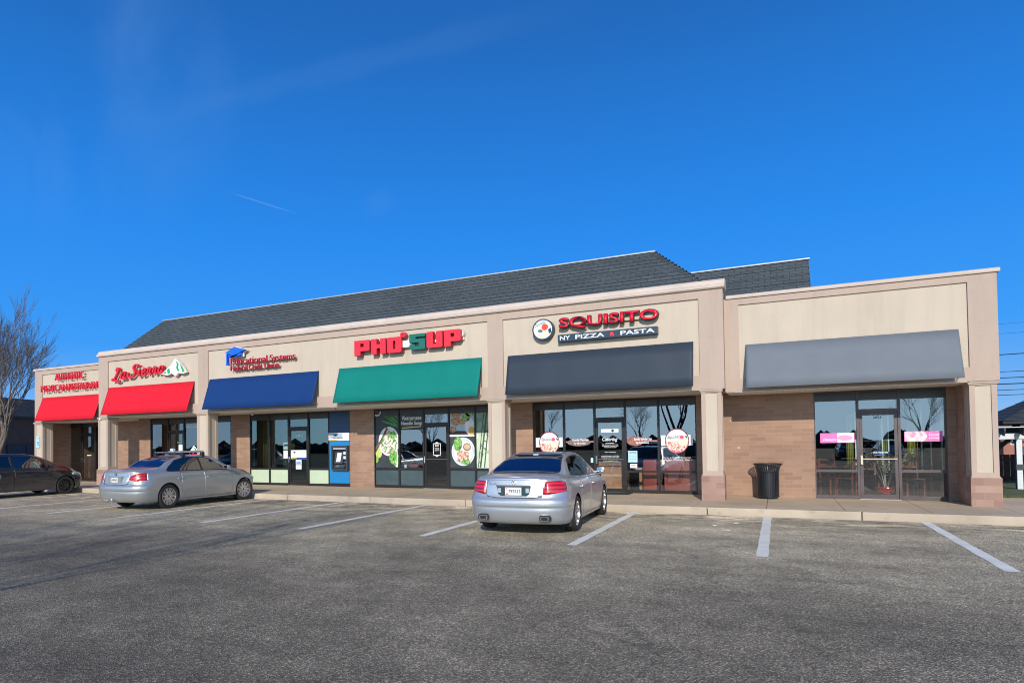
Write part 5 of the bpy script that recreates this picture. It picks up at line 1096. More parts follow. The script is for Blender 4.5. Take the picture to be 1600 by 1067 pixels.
def wheel(parent, x, y, r, wd, style, mirror, rimmat='alloy', steer=0):
    w_ = empty('wheel', (x, y, r), None, None); w_.parent = parent; w_.rotation_euler.z = steer+(math.pi if mirror else 0)
    h = wd/2; rr = r*.70
    g = MB(); pr_ = [(rr, -h*.9), (rr+.02, -h), (r-.03, -h), (r-.008, -h*.8), (r, -h*.5), (r, h*.5), (r-.008, h*.8), (r-.03, h), (rr+.02, h), (rr, h*.9)]
    g.lathe(pr_, axis='y', seg=48, close=True)
    ty_ = g.build('tyre', 'rubber', w_, smooth='auto', world=False)
    g = MB(); g.lathe([(rr+.004, h*.86), (rr-.012, h*.88), (rr-.02, h*.6), (rr-.03, -h*.5), (rr+.004, -h*.86), (rr-.0, h*.5)], axis='y', seg=48); g.lathe([(.0, -h*.2), (rr-.03, -h*.2)], axis='y', seg=32)
    dk = m('brake_shadow', (.03, .03, .032), .6)
    g.build('rim', rimmat, w_, smooth='auto', world=False)
    g = MB(); g.lathe([(0.05, h*.05), (rr*.72, h*.05), (rr*.72, -h*.05), (.05, -h*.05)], axis='y', seg=36); g.build('brake_disc', m('brake_steel', (.22, .21, .2), .4, .8), w_, smooth='auto', world=False)
    g = MB(); n, tw = style
    yo = h*.80
    for k in range(n):
        for sg in ((-1, 1) if tw else (0,)):
            a = 2*math.pi*k/n; b_ = a+sg*(math.pi/n*.42 if tw else 0); a0 = a+sg*.05
            c0, s0, c1, s1 = math.cos(a0), math.sin(a0), math.cos(b_), math.sin(b_)
            w0, w1 = (.018, .013) if tw else (.035, .024)
            p0, p1 = Vector((c0*.04, yo*.8, s0*.04)), Vector((c1*(rr-.014), yo, s1*(rr-.014))); dr = (p1-p0).normalized(); sd = dr.cross(Vector((0, 1, 0))).normalized()
            g.prism([p0-sd*w0, p1-sd*w1, p1+sd*w1, p0+sd*w0], (0, -.028, 0))
    g.lathe([(0, yo*.86), (.03, yo*.86), (.042, yo*.80), (.055, yo*.6), (.055, yo*.3), (0, yo*.3)], axis='y', seg=24)
    g.build('spokes', rimmat, w_, world=False)
    g = MB(); g.lathe([(0, yo*.9), (.026, yo*.88), (.028, yo*.84)], axis='y', seg=20); g.build('hub_cap', 'darkside' if rimmat == 'alloy' else rimmat, w_, smooth='auto', world=False)
    return w_
def lampmat():
    a = M_('tail_lamp_red'); p = a.coord(); w_ = a.n('ShaderNodeTexWave', bands_direction='Z'); w_.inputs['Scale'].default_value = 4.6; w_.inputs['Distortion'].default_value = .6; a.l(p, w_.inputs['Vector'])
    v = a.n('ShaderNodeTexVoronoi'); v.inputs['Scale'].default_value = 55; a.l(p, v.inputs['Vector'])
    c = a.mix(.5, a.ramp(w_.outputs['Color'], [(.0, (.16, .002, .006)), (.35, (.42, .004, .010)), (1, (.62, .012, .02))]), a.ramp(v.outputs['Distance'], [(0, (.6, .6, .6)), (.5, (1.3, 1.2, 1.2))]), 'MULTIPLY')
    a.l(c, a.b.inputs['Base Color']); a.b.inputs['Roughness'].default_value = .3; a.b.inputs['Coat Weight'].default_value = 1; a.b.inputs['Coat Roughness'].default_value = .03; a.bump(v.outputs['Distance'], .25, .004); return a.m
gl_side = glassmat('car_glass', .14, (.30, .32, .30)); gl_rear = glassmat('car_rear_glass', .30, (.10, .11, .13), gcol=(.5, .58, .8)); gl_dark = glassmat('privacy_glass', .10, (.05, .05, .06))
redl = lampmat(); redd = mat('tail_lamp_deep', (.20, .002, .006), .15, coat=1.0)
clr = mat('lamp_clear', (.55, .56, .58), .1, .3, coat=1.0); trim = m('black_trim', (.015, .015, .016), .35)
seatm = m('seat_grey', (.16, .15, .135), .8); seatb = m('seat_black', (.025, .025, .027), .7)
def interior(car, r, sm, x_front, x_rear, roof, w=.5):
    it = empty('interior', (0, 0, 0), None, None); it.parent = r
    g = MB(); g.box(.9, car.L-.95, -.70, .70, .26, .30); g.box(.85, 1.02, -.66, .66, .3, .86); g.box(car.L-1.55, car.L-1.2, -.68, .68, .45, .90, bev=.04); g.build('cabin_floor', 'black', it, world=False)
    for xx, ys2 in ((x_front, (-.37, .37)), (x_rear, (-.36, .36))):
        for yy in ys2:
            g = MB(); g.box(xx-.05, xx+.45, yy-.24, yy+.24, .42, .56, bev=.05); g.prism([(xx-.02, yy-.22, .5), (xx+.10, yy-.22, .5), (xx-.10, yy-.19, roof-.34), (xx-.20, yy-.19, roof-.34)], (0, .41, 0)); g.box(xx-.21, xx-.12, yy-.13, yy+.13, roof-.32, roof-.15, bev=.04)
            g.build('seat', sm, it, world=False)
    g = MB(); c = (car.L-1.75, .36, .82); g.tube([(c[0]+.06*math.sin(a), c[1]+.18*math.cos(a), c[2]+.17*math.sin(a)) for a in [k*.3307 for k in range(20)]], .014, 6, cap=False); g.build('steering_wheel', 'black', it, world=False)
def mirror_part(r, x, z, W, bodym, glass=True):
    for sg in (-1, 1):
        g = MB(); y = sg*(W/2+.06); g.box(x-.04, x+.08, min(sg*(W/2-.05), sg*(W/2+.12)), max(sg*(W/2-.05), sg*(W/2+.12)), z-.045, z+.06, bev=.035)
        g.box(x-.01, x+.05, min(sg*(W/2-.12), sg*(W/2-.04)), max(sg*(W/2-.12), sg*(W/2-.04)), z-.045, z-.02)
        mm = g.build('wing_mirror', bodym, r, smooth='auto', world=False)
        g = MB(); g.box(x-.046, x-.041, sg*(W/2+.035)-.062, sg*(W/2+.035)+.062, z-.028, z+.043); g.build('mirror_glass', m('mirror_blue', (.55, .65, .8), .03, 1.0, var=0), mm, world=False)
def handle(r, x, z, car_y, mt='chrome', side=(-1, 1)):
    out = []
    for sg in side:
        g = MB(); g.box(x-.10, x+.10, min(sg*(car_y+.005), sg*(car_y+.035)), max(sg*(car_y+.005), sg*(car_y+.035)), z-.014, z+.014, bev=.010); out.append(g.build('door_handle', mt, r, world=False))
    return out
def arches(car, r, wx, rz, rad, zc):
    for x in wx:
        n = 28; poly = [(x+rad*math.cos(2*math.pi*k/n), zc+rad*math.sin(2*math.pi*k/n)) for k in range(n)]
        car.cut(poly, 'y', lambda c, nn: abs(c.y) > .56).free()
        for sg in (-1, 1):
            g = MB(); yo = car.W/2-.045
            A = [(x+(rad+.002)*math.cos(a), zc+(rad+.002)*math.sin(a)) for a in [-.5+k*(math.pi+1)/20 for k in range(21)]]
            for (a, b), (c, d) in zip(A[:-1], A[1:]): g.poly([(a, sg*.5, b), (c, sg*.5, d), (c, sg*yo, d), (a, sg*yo, b)])
            g.poly([(a, sg*.5, b) for a, b in A]); g.build('wheel_well', trim, r, world=False, norm=False)
def doors(car, r, mt, polys, ymin=.5):
    for sg in (-1, 1):
        for k, pl in enumerate(polys):
            d = car.cut(rnd_poly(pl, .035, 3), 'y', lambda c, n: c.y*sg > ymin and n.y*sg > .25)
            # shrink the leaf by 4 mm for a real shut line
            cx = sum(p[0] for p in pl)/len(pl); cz = sum(p[1] for p in pl)/len(pl); g_ = .0065
            inner = []
            for (a, b), (p, q), (u, v) in zip(pl[-1:]+pl[:-1], pl, pl[1:]+pl[:1]):
                n1 = Vector((-(q-b), p-a)).normalized(); n2 = Vector((-(v-q), u-p)).normalized()
                if n1.dot(Vector((cx-p, cz-q))) < 0: n1 = -n1
                if n2.dot(Vector((cx-p, cz-q))) < 0: n2 = -n2
                h_ = (n1+n2); h_ = h_*(g_/max(.3, h_.length**2/2)); inner.append((p+h_.x, q+h_.y))
            tmp = Car.__new__(Car); tmp.b = d
            leaf = tmp.cut(rnd_poly(inner, .033, 3), 'y', lambda c, n: True); d.free()
            yield sg, k, put(leaf, 'door', mt, r, .01)
def liner(car, r, z0=.25, z1=.90, x0=.6, x1=None):
    g = MB(); x1 = x1 or car.L-.7
    for sg in (-1, 1): g.box(x0, x1, sg*(car.W/2-.13)-.01, sg*(car.W/2-.13)+.01, z0, z1)
    g.build('sill_lining', trim, r, world=False)
def place(r, p0, p1, wb_x, L):    # align the rear/front wheel contact points (right side wheels) with ground points
    pass

def sedan(kind):
    TL = kind == 'tl'
    L_, W_, H_ = (4.73, 1.84, 1.44) if TL else (4.53, 1.82, 1.42)
    wr, wf = (1.06, 3.80) if TL else (1.00, 3.76)
    hw = W_/2
    if TL:
        top = [(.12, 1.045), (.4, 1.075), (.72, 1.095), (1.0, 1.20), (1.4, 1.355), (1.8, 1.425), (2.25, 1.442), (2.65, 1.425), (2.98, 1.34), (3.45, 1.08), (3.62, 1.01), (4.1, .93), (4.5, .80), (4.73, .66)]
        belt = [(.1, 1.0), (.7, 1.015), (1.2, 1.0), (2.0, .985), (3.0, .955), (3.5, .94), (4.1, .86), (4.6, .72)]
    else:
        top = [(.10, 1.06), (.25, 1.075), (.6, 1.085), (.84, 1.10), (1.2, 1.265), (1.55, 1.375), (1.9, 1.415), (2.2, 1.422), (2.55, 1.405), (2.85, 1.33), (3.3, 1.085), (3.45, 1.02), (3.9, .95), (4.3, .83), (4.53, .66)]
        belt = [(.1, 1.01), (.7, 1.01), (1.2, 1.0), (2.0, .98), (3.0, .955), (3.4, .945), (4.0, .87), (4.45, .72)]
    sh = lambda t, d: [(x, z-d) for x, z in t]
    edge = []
    for x, z in top:
        cab = 1 if .8 < x < 3.4 else 0
        edge.append((x, z-(.055 if 1.3 < x < 3.0 else .028)))
    ey = [(.1, .60), (.5, .66), (.8, .67), (1.2, .62), (1.6, .575), (2.1, .565), (2.7, .575), (3.1, .62), (3.5, .70), (4.1, .66), (4.6, .50)] if TL else [(.1, .60), (.5, .655), (.85, .66), (1.2, .615), (1.5, .575), (2.0, .56), (2.6, .57), (2.95, .62), (3.35, .69), (3.9, .65), (4.45, .5)]
    b = .97 if TL else .965
    rails = [
     dict(y=[(0, 0), (5, 0)], z=[(0, .21), (5, .21)], xr=.22, xf=.25),
     dict(y=[(0, hw*.80), (1, hw*.84), (4, hw*.84), (5, hw*.8)], z=[(0, .22), (.5, .19), (4, .18), (5, .2)], xr=.12, xf=.14),
     dict(y=[(0, hw*.93), (1, hw*.955), (2.3, hw*.94), (4, hw*.955), (5, hw*.92)], z=[(0, .27), (.6, .24), (1, .215), (4, .215), (5, .24)], xr=.05, xf=.07),
     dict(y=[(0, hw*.975), (1, hw*.99), (2.3, hw*.965), (3.8, hw*.99), (5, hw*.95)], z=[(0, .42), (5, .38)], xr=.015, xf=.02),
     dict(y=[(0, hw*.98), (1, hw*.997), (2.3, hw*.98), (3.8, hw*.997), (5, hw*.95)], z=[(0, .505), (1, .50), (4, .49), (5, .46)], xr=.016, xf=.01),
     dict(y=[(0, hw*.985), (1, hw*1.0), (2.3, hw*.983), (3.8, hw*1.0), (5, hw*.95)], z=[(0, .53), (1, .535), (4, .52), (5, .49)], xr=.0, xf=.0),
     dict(y=[(0, hw*.985), (1, hw*1.0), (2.3, hw*.985), (3.8, hw*1.0), (5, hw*.95)], z=[(0, .62), (1, .62), (4, .59), (5, .54)], xr=0.004, xf=.0),
     dict(y=[(0, hw*.965), (1, hw*.99), (2.3, hw*.985), (3.8, hw*.985), (5, hw*.9)], z=[(0, .69), (1, .72), (4, .70), (5, .60)], xr=.045, xf=.02),
     dict(y=[(0, hw*.93), (1, hw*.965), (2.3, hw*.965), (3.8, hw*.955), (5, hw*.85)], z=[(0, .86), (1, .86), (3.6, .83), (4.3, .76), (5, .62)], xr=.075, xf=.06),
     dict(y=[(0, hw*.87), (.6, hw*.90), (1, hw*.905), (2.3, hw*.915), (3.6, hw*.90), (5, hw*.78)], z=sh(belt, .035), xr=.095, xf=.10),
     dict(y=[(0, hw*.80), (.6, hw*.83), (1, hw*.855), (2.3, hw*.875), (3.5, hw*.86), (5, hw*.7)], z=belt, xr=.10 if TL else .085, xf=.13),
     dict(y=ey, z=edge, xr=.12 if TL else .10, xf=.16),
     dict(y=[(x, y*.62) for x, y in ey], z=sh(top, .010), xr=.125 if TL else .10, xf=.17),
     dict(y=[(0, 0), (5, 0)], z=top, xr=.13 if TL else .10, xf=.18)]
    car = Car(L_, W_, rails, .52, .75, 3.0, 2.5)
    pm = K['silver_tl' if TL else 'silver_b']
    r = empty('parked_car', (0, 0, 0), 'x', 'car')
    rad = .365 if TL else .358; R_ = .328 if TL else .325
    arches(car, r, (wr, wf), 0, rad, R_+.01)
    # glazing
    rg = [(-.66, 1.085), (.66, 1.085), (.50, 1.392), (-.50, 1.392)] if TL else [(-.60, 1.11), (.60, 1.11), (.47, 1.375), (-.47, 1.375)]
    glaze(car, r, [rg], 'x', lambda c, n: c.x < 1.9 and n.z > .2 and c.x > .6, .07, [gl_rear], ['rear_window'], .012)
    glaze(car, r, [[(-.66, 1.04), (.66, 1.04), (.49, 1.38), (-.49, 1.38)]], 'x', lambda c, n: c.x > 2.55 and n.z > .2 and c.x < 3.7, .06, [gl_side], ['windscreen'], .015)
    if TL: sides = [[(2.28, .985), (2.28, 1.352), (1.86, 1.347), (1.50, 1.285), (1.24, 1.175), (1.10, 1.035)], [(2.36, .985), (3.30, .978), (3.02, 1.15), (2.74, 1.305), (2.36, 1.352)]]
    else: sides = [[(2.18, .985), (2.18, 1.345), (1.78, 1.335), (1.42, 1.26), (1.12, 1.12), (1.02, 1.03), (1.08, 1.0)], [(2.25, .985), (3.16, .978), (2.90, 1.14), (2.62, 1.29), (2.25, 1.347)]]
    for sg in (-1, 1):
        glaze(car, r, sides, 'y', lambda c, n: c.y*sg > .4 and n.y*sg > .15, .04, [gl_dark if TL else gl_side, gl_side], ['window', 'window'])
    # dark surround behind the glass edges
    # lamps
    if TL: lp = [(.525, .715), (.545, .955), (.78, .962), (.90, .90), (.96, .80), (.80, .765)]
    else: lp = [(.50, .80), (.50, .885), (.66, .965), (.82, .975), (.96, .90), (.96, .79), (.62, .77)]
    for sg in (-1, 1):
        pl = [(y*sg, z) for y, z in lp]
        q = car.cut(rnd_poly(pl, .035), 'x', lambda c, n: c.x < (.42 if TL else .36) and c.y*sg > .3 and n.z < .75); push(q, .004)
        tl = put(q, 'tail_light', redl, r, .02)
        y0 = (.60 if TL else .56)*sg
    # boot lid with a real shut line
    bl_ = [(-.53, .975), (-.53, .73), (-.50, .685), (-.30, .665), (.30, .665), (.50, .685), (.53, .73), (.53, .975)] if TL else [(-.495, .99), (-.495, .73), (-.46, .685), (-.3, .67), (.3, .67), (.46, .685), (.495, .73), (.495, .99)]
    lid = car.cut(rnd_poly(bl_, .02, 2), 'x', lambda c, n: c.x < .4 and n.x < -.2)
    tmp = Car.__new__(Car); tmp.b = lid
    k_ = .990; inner = [(y*(k_-.004), z+(.008 if z < .7 else 0)-(.0 if z < .9 else 0)) for y, z in bl_]
    leaf = tmp.cut(rnd_poly(inner, .02, 2), 'x', lambda c, n: True); lid.free(); lidp = put(leaf, 'boot_lid', pm, r, .01)
    dl = [[(1.50, .235), (2.33, .225), (2.33, .945), (1.18, .965), (1.49, .52)], [(2.335, .225), (3.36, .235), (3.37, .60), (3.36, .925), (2.335, .945)]] if TL else [[(1.44, .235), (2.22, .225), (2.22, .945), (1.12, .955), (1.43, .50)], [(2.225, .225), (3.30, .235), (3.30, .60), (3.28, .925), (2.225, .945)]]
    for sg, k, d in doors(car, r, pm, dl):
        zz = .80 if TL else .79; xx = (1.50, 2.55)[k] if TL else (1.38, 2.42)[k]
        for h in handle(d, xx, zz, hw*.972, pm if not TL else 'chrome', (sg,)): pass
    # bumper lower seam and rub line
    body = put(car.b, 'body', pm, r, .012)
    liner(car, r)
    g = MB(); g.box(.35, L_-.4, -.70, .70, .19, .24); g.box(.30, .55, -.66, .66, .24, .60); g.build('underbody', trim, r, world=False)
    interior(car, r, seatb if TL else seatm, 2.35, 1.45, 1.44)
    for x in (wr, wf):
        for sg in (-1, 1): wheel(r, x, sg*(hw-.115), R_, .215, (5, True) if TL else (10, True), sg < 0, 'alloy', 0 if x == wr or TL else R(-14))
    mirror_part(r, 3.14 if TL else 3.0, 1.03, W_, pm)
    xr0 = .04
    # number plate group
    if TL:
        g = MB(); g.xz([(0, 0)]*0+[(-.30, .86), (.30, .86), (.285, .745), (.235, .705), (-.235, .705), (-.285, .745)], 0, .012); pr_ = g.build('plate_recess', m('plate_recess', (.02, .055, .06), .3), r, world=False)
        def rear(o, x): o.matrix_parent_inverse = Matrix.Identity(4); o.rotation_euler = (0, 0, R(-90)); o.location = (x, 0, 0)
        rear(pr_, .040)
        g = MB(); g.box(-.315, .315, -.014, .012, .862, .892, bev=.006); t_ = g.build('chrome_bar', 'chrome', r, world=False); rear(t_, .044)
        for a in (-.255, .255):
            g = MB(); g.box(a-.03, a+.03, -.004, .0, .76, .84, bev=.0015); t_ = g.build('plate_lamp', clr, r, world=False); rear(t_, .036)
        pz, pw_, ph_ = .785, .150, .070; px = .034
    else:
        pz, pw_, ph_ = .80, .135, .066; px = .042
        def rear(o, x): o.rotation_euler = (0, 0, R(-90)); o.location = (x, 0, 0)
        g = MB(); g.box(-.30, .30, -.006, .01, .872, .894, bev=.004); t_ = g.build('lid_handle', pm, r, world=False); rear(t_, .056)
        g = MB(); g.box(-.26, .26, -.002, .01, .716, .868); t_ = g.build('plate_recess', pm, r, world=False); rear(t_, .05)
    g = MB(); g.box(-pw_, pw_, -.006, 0, pz-ph_, pz+ph_, bev=.002); pt = g.build('number_plate', 'offwhite', r, world=False); rear(pt, px)
    g = MB(); text_flat(g, '797613' if TL else '4AB 9602', -pw_*.80+.035*(1 if TL else 0), pw_*.88, pz-.028, pz+.030, -.0068, 0, bold=.012); g.build('lettering', 'navy', pt, world=False, norm=False)
    g = MB(); g.xz(rect(-pw_*.9, -pw_*.62, pz-.055, pz-.035), -.0072, -.0062); g.xz(rect(-pw_*.9, -pw_*.72, pz+.04, pz+.055), -.0072, -.0062); g.build('plate_mark', 'red', pt, world=False)
    if not TL:
        g = MB(); g.xz(ell(.02, pz-.01, .05, .02, 12), -.0066, -.0062); g.build('plate_mark', m('amber', (.8, .45, .05), .5) if 'amber' not in MT else MT['amber'], pt, world=False)
    # emblem
    g = MB()
    if TL:
        for a0, a1 in ((1.9, 4.1), (-.95, 1.25)): 
            A = [(.040*math.cos(a0+(a1-a0)*k/8), .935+.034*math.sin(a0+(a1-a0)*k/8)) for k in range(9)]; B = [(.031*math.cos(a0+(a1-a0)*k/8), .935+.026*math.sin(a0+(a1-a0)*k/8)) for k in range(9)]
            g.xz(A+B[::-1], -.004, .012)
        g.xz([(-.018, .905), (-.010, .905), (.002, .955), (-.004, .962)], -.004, .012); g.xz([(.018, .905), (.010, .905), (-.001, .955), (.004, .962)], -.0045, .012)
    else: g.disc(0, .945, .036, .036, -.003, .012, 24)
    t_ = g.build('emblem', 'chrome' if TL else m('roundel_blue', (.12, .2, .4), .3), r, world=False); rear(t_, .070 if TL else .070)
    if TL:
        g = MB(); text_flat(g, 'ACURA', -.46, -.32, .905, .925, 0, .004, bold=.03); t_ = g.build('badge', 'chrome', r, world=False, norm=False); rear(t_, .074)
        g = MB(); text_flat(g, 'TL', .36, .42, .905, .93, 0, .004, bold=.02); t_ = g.build('badge', 'chrome', r, world=False, norm=False); rear(t_, .074)
        for sg in (-1, 1):
            g = MB(); hx = Vector((.055, sg*.56, .315)); pr2 = rnd_poly([(-.085, -.035), (.085, -.035), (.075, .045), (-.075, .045)], .03)
            out = [(hx.x-.05, hx.y+a, hx.z+b) for a, b in pr2]; inn = [(hx.x-.05, hx.y+a*.72, hx.z+b*.68) for a, b in pr2]
            for i in range(len(out)):
                j = (i+1) % len(out); g.poly([out[i], out[j], inn[j], inn[i]]); g.poly([out[i], (out[i][0]+.2, *out[i][1:]), (out[j][0]+.2, *out[j][1:]), out[j]]); g.poly([inn[i], inn[j], (inn[j][0]+.15, *inn[j][1:]), (inn[i][0]+.15, *inn[i][1:])])
            g.poly([(p[0]+.12, *p[1:]) for p in inn]); e_ = g.build('exhaust_tip', 'chrome', r, world=False)
            g = MB(); g.prism([(hx.x-.035, hx.y+a*1.22, hx.z+.006+b*1.3) for a, b in pr2], (.10, 0, 0)); g.build('exhaust_recess', trim, r, world=False)
            g = MB(); g.box(.50, .56, sg*(hw-.035)-.006, sg*(hw-.035)+.006, .885, .905, bev=.004); g.build('side_marker', redl, r, world=False)
            g = MB(); g.box(wr-.40, wr-.385, sg*(hw-.13)-.09, sg*(hw-.13)+.09, .13, .40, bev=.005); g.build('mud_flap', 'rubber', r, world=False)
    else:
        g = MB(); g.tube([(.02, .32, .235), (.25, .32, .245)], .032, 12); g.tube([(.02, .42, .235), (.25, .42, .245)], .032, 12); g.build('exhaust_tip', 'chrome', r, world=False)
        g = MB(); g.box(-.05, .12, -.05, .05, .22, .26); g.lathe([(0, 0), (.02, 0), (.025, .03), (.02, .06), (0, .07)], (-.03, 0, .26), seg=14); g.build('tow_bar', 'alloy', r, world=False)
        for sg in (-1, 1):
            g = MB(); g.box(3.53, 3.60, sg*hw*.985-.004, sg*hw*.985+.006, .715, .73, bev=.003); g.build('side_marker', clr, r, world=False)
        # fuel flap outline
        g = MB(); z0, z1, x0, x1 = .78, .93, .92, 1.10
        for a, b_, c, d in ((x0, x0+.006, z0, z1), (x1-.006, x1, z0, z1), (x0, x1, z0, z0+.006), (x0, x1, z1-.006, z1)): g.box(a, b_, -hw*.955-.004, -hw*.93, c, d)
        g = g; g.b.free()
    # aerial fin
    g = MB(); zt = 1.425 if TL else 1.395
    g.prism([(1.60, -.02, zt-.02), (1.78, -.025, zt), (1.72, -.012, zt+.045), (1.66, -.01, zt+.055)], (0, .04, 0)) if not TL else g.disc(0, 0, .001, .001, 0, .001, 3)
    if not TL: g.build('aerial_fin', pm, r, world=False)
    else:
        g.b.free(); g = MB(); g.box(1.47, 1.57, -.05, .05, 1.385, 1.405, bev=.009); g.build('aerial_pod', 'white', r, world=False)
    # headlamps
    for sg in (-1, 1):
        pl = [(.50*sg, .58), (.50*sg, .69), (.80*sg, .735), (.84*sg, .62)]
    g = MB()
    for sg in (-1, 1): g.box(L_-.62, L_-.30, sg*hw*.80-.10, sg*hw*.80+.02, .60, .70, bev=.03)
    g.build('headlight', clr, r, world=False)
    # chrome waist line
    g = MB()
    for sg in (-1, 1):
        P = []
        for i in range(24):
            x = (1.12 if TL else 1.04)+i*(2.16 if TL else 2.08)/23; P.append((x, sg*(spl(rails[8]['y'], x)+.004), spl(belt, x)+.002))
        g.tube(P, .006, 6)
    g.build('waist_trim', 'chrome' if TL else trim, r, world=False)
    return r
K['silver_tl'] = paint('silver_blue_paint', (.53, .55, .58), .62, .30); K['silver_b'] = paint('silver_grey_paint', (.47, .48, .475), .62, .30); K['black_car'] = paint('graphite_paint', (.022, .022, .024), .2, .22)
K['white_car'] = paint('white_car_paint', (.75, .76, .77), .0, .25)
def orient(r, wr, RR, ang, wy):
    # put the rear right wheel's ground point at RR
    a = R(ang); c, s_ = math.cos(a), math.sin(a)
    x = RR[0]-(wr*c-(-wy)*s_); y = RR[1]-(wr*s_+(-wy)*c)
    r.location = (x, y, 0.004); r.rotation_euler.z = a
tl = sedan('tl'); tl['label'] = 'silver blue sedan seen from behind, parked before the SQUISITO shop'; orient(tl, 1.06, (4.24, -5.38), 93.6, .80)
bm = sedan('b'); bm['label'] = 'silver grey sedan with roof bars, parked before the leftmost columns'; orient(bm, 1.00, (-7.10, -4.98), 91.0, .79)
# roof bars on the left sedan
rr = empty('roof_rack', bm.location.copy(), 'silver cross bars with black feet on the roof of the left silver sedan', 'roof rack'); rr.rotation_euler.z = bm.rotation_euler.z
for x in (1.75, 2.45):
    g = MB(); g.box(x-.035, x+.035, -.56, .56, 1.475, 1.50, bev=.010); b_ = g.build('crossbar', 'alloy', rr, world=False)
    for sg in (-1, 1): g = MB(); g.box(x-.05, x+.05, sg*.54-.05, sg*.54+.05, 1.36, 1.49, bev=.02); g.build('foot', 'black', b_, world=False)
g = MB(); g.box(1.55, 2.75, -.28, -.21, 1.503, 1.53, bev=.008); g.build('bike_tray', 'alloy', rr, world=False)
g = MB(); g.box(1.62, 1.72, -.30, -.19, 1.50, 1.60, bev=.02); g.build('wheel_clamp', 'offwhite', rr, world=False)

def hatch(pm, label, detail=True):
    L_, W_ = 4.30, 1.77; wr, wf = .80, 3.42; hw = W_/2
    top = [(.12, 1.10), (.25, 1.28), (.5, 1.42), (.9, 1.475), (1.5, 1.495), (2.1, 1.48), (2.6, 1.40), (3.0, 1.24), (3.4, 1.06), (3.6, 1.0), (3.95, .90), (4.2, .78), (4.3, .66)]
    belt = [(.1, 1.06), (.7, 1.05), (1.4, 1.0), (2.4, .96), (3.0, .94), (3.4, .93), (3.9, .84), (4.25, .72)]
    sh = lambda t, d: [(x, z-d) for x, z in t]
    ey = [(.1, .52), (.5, .58), (1.0, .59), (2.0, .57), (2.6, .58), (3.0, .62), (3.4, .68), (3.8, .64), (4.25, .5)]
    edge = [(x, z-(.06 if .4 < x < 3.1 else .03)) for x, z in top]
    rails = [
     dict(y=[(0, 0), (5, 0)], z=[(0, .21), (5, .21)], xr=.22, xf=.25),
     dict(y=[(0, hw*.80), (1, hw*.84), (4, hw*.84), (5, hw*.8)], z=[(0, .22), (4, .18), (5, .2)], xr=.12, xf=.14),
     dict(y=[(0, hw*.93), (1, hw*.955), (2.1, hw*.94), (3.5, hw*.955), (5, hw*.92)], z=[(0, .27), (1, .215), (4, .215), (5, .24)], xr=.05, xf=.07),
     dict(y=[(0, hw*.975), (1, hw*.99), (2.1, hw*.965), (3.5, hw*.99), (5, hw*.95)], z=[(0, .42), (5, .38)], xr=.015, xf=.02),
     dict(y=[(0, hw*.985), (1, hw*1.0), (2.1, hw*.985), (3.5, hw*1.0), (5, hw*.95)], z=[(0, .62), (1, .60), (4, .56), (5, .52)], xr=0, xf=0),
     dict(y=[(0, hw*.965), (1, hw*.99), (2.1, hw*.985), (3.5, hw*.985), (5, hw*.9)], z=[(0, .74), (1, .74), (4, .70), (5, .60)], xr=.04, xf=.03),
     dict(y=[(0, hw*.93), (1, hw*.965), (2.1, hw*.965), (3.5, hw*.955), (5, hw*.85)], z=[(0, .90), (1, .88), (3.2, .84), (4, .76), (5, .62)], xr=.06, xf=.07),
     dict(y=[(0, hw*.88), (1, hw*.91), (2.1, hw*.92), (3.3, hw*.90), (5, hw*.78)], z=sh(belt, .035), xr=.08, xf=.11),
     dict(y=[(0, hw*.83), (1, hw*.87), (2.1, hw*.885), (3.2, hw*.865), (5, hw*.7)], z=belt, xr=.09, xf=.14),
     dict(y=ey, z=edge, xr=.13, xf=.17), dict(y=[(x, y*.6) for x, y in ey], z=sh(top, .01), xr=.14, xf=.18), dict(y=[(0, 0), (5, 0)], z=top, xr=.14, xf=.18)]
    car = Car(L_, W_, rails, .40, .65, 3.0, 2.5, 50)
    r = empty('parked_car', (0, 0, 0), label, 'car')
    arches(car, r, (wr, wf), 0, .352, .33)
    q = car.cut(rnd_poly([(-.52, 1.08), (.52, 1.08), (.47, 1.37), (-.47, 1.37)], .06), 'x', lambda c, n: c.x < .7 and n.x < -.15); put(q, 'rear_window', gl_dark, r)
    q = car.cut(rnd_poly([(-.66, 1.05), (.66, 1.05), (.50, 1.41), (-.50, 1.41)], .06), 'x', lambda c, n: c.x > 2.3 and n.z > .2 and c.x < 3.6); put(q, 'windscreen', gl_side, r)
    for sg in (-1, 1):
        for i, pl in enumerate([[(.62, 1.12), (.95, 1.06), (1.62, 1.005), (1.60, 1.395), (1.0, 1.385), (.72, 1.30)], [(1.70, 1.0), (2.78, .965), (2.72, 1.20), (2.35, 1.37), (1.70, 1.395)], [(2.86, .965), (3.18, .97), (2.86, 1.13)]]):
            pass
        glaze(car, r, [[(.62, 1.12), (.95, 1.06), (1.62, 1.005), (1.60, 1.395), (1.0, 1.385), (.72, 1.30)], [(1.70, 1.0), (2.78, .965), (2.72, 1.20), (2.35, 1.37), (1.70, 1.395)]], 'y', lambda c, n: c.y*sg > .4 and n.y*sg > .15, .03, [gl_dark, gl_side], ['window', 'window'], .018)
        q = car.cut(rnd_poly([(.50*sg, .62), (.52*sg, .72), (.78*sg, .80), (.90*sg, .80), (.90*sg, .70)], .02), 'x', lambda c, n: c.x > L_-.62 and c.y*sg > .3); push(q, .003); put(q, 'headlight', clr, r, .02)
        q = car.cut(rnd_poly([(.56*sg, .85), (.56*sg, 1.0), (.86*sg, 1.02), (.92*sg, .86)], .03), 'x', lambda c, n: c.x < .4 and c.y*sg > .3); push(q, .003); put(q, 'tail_light', redd, r, .02)
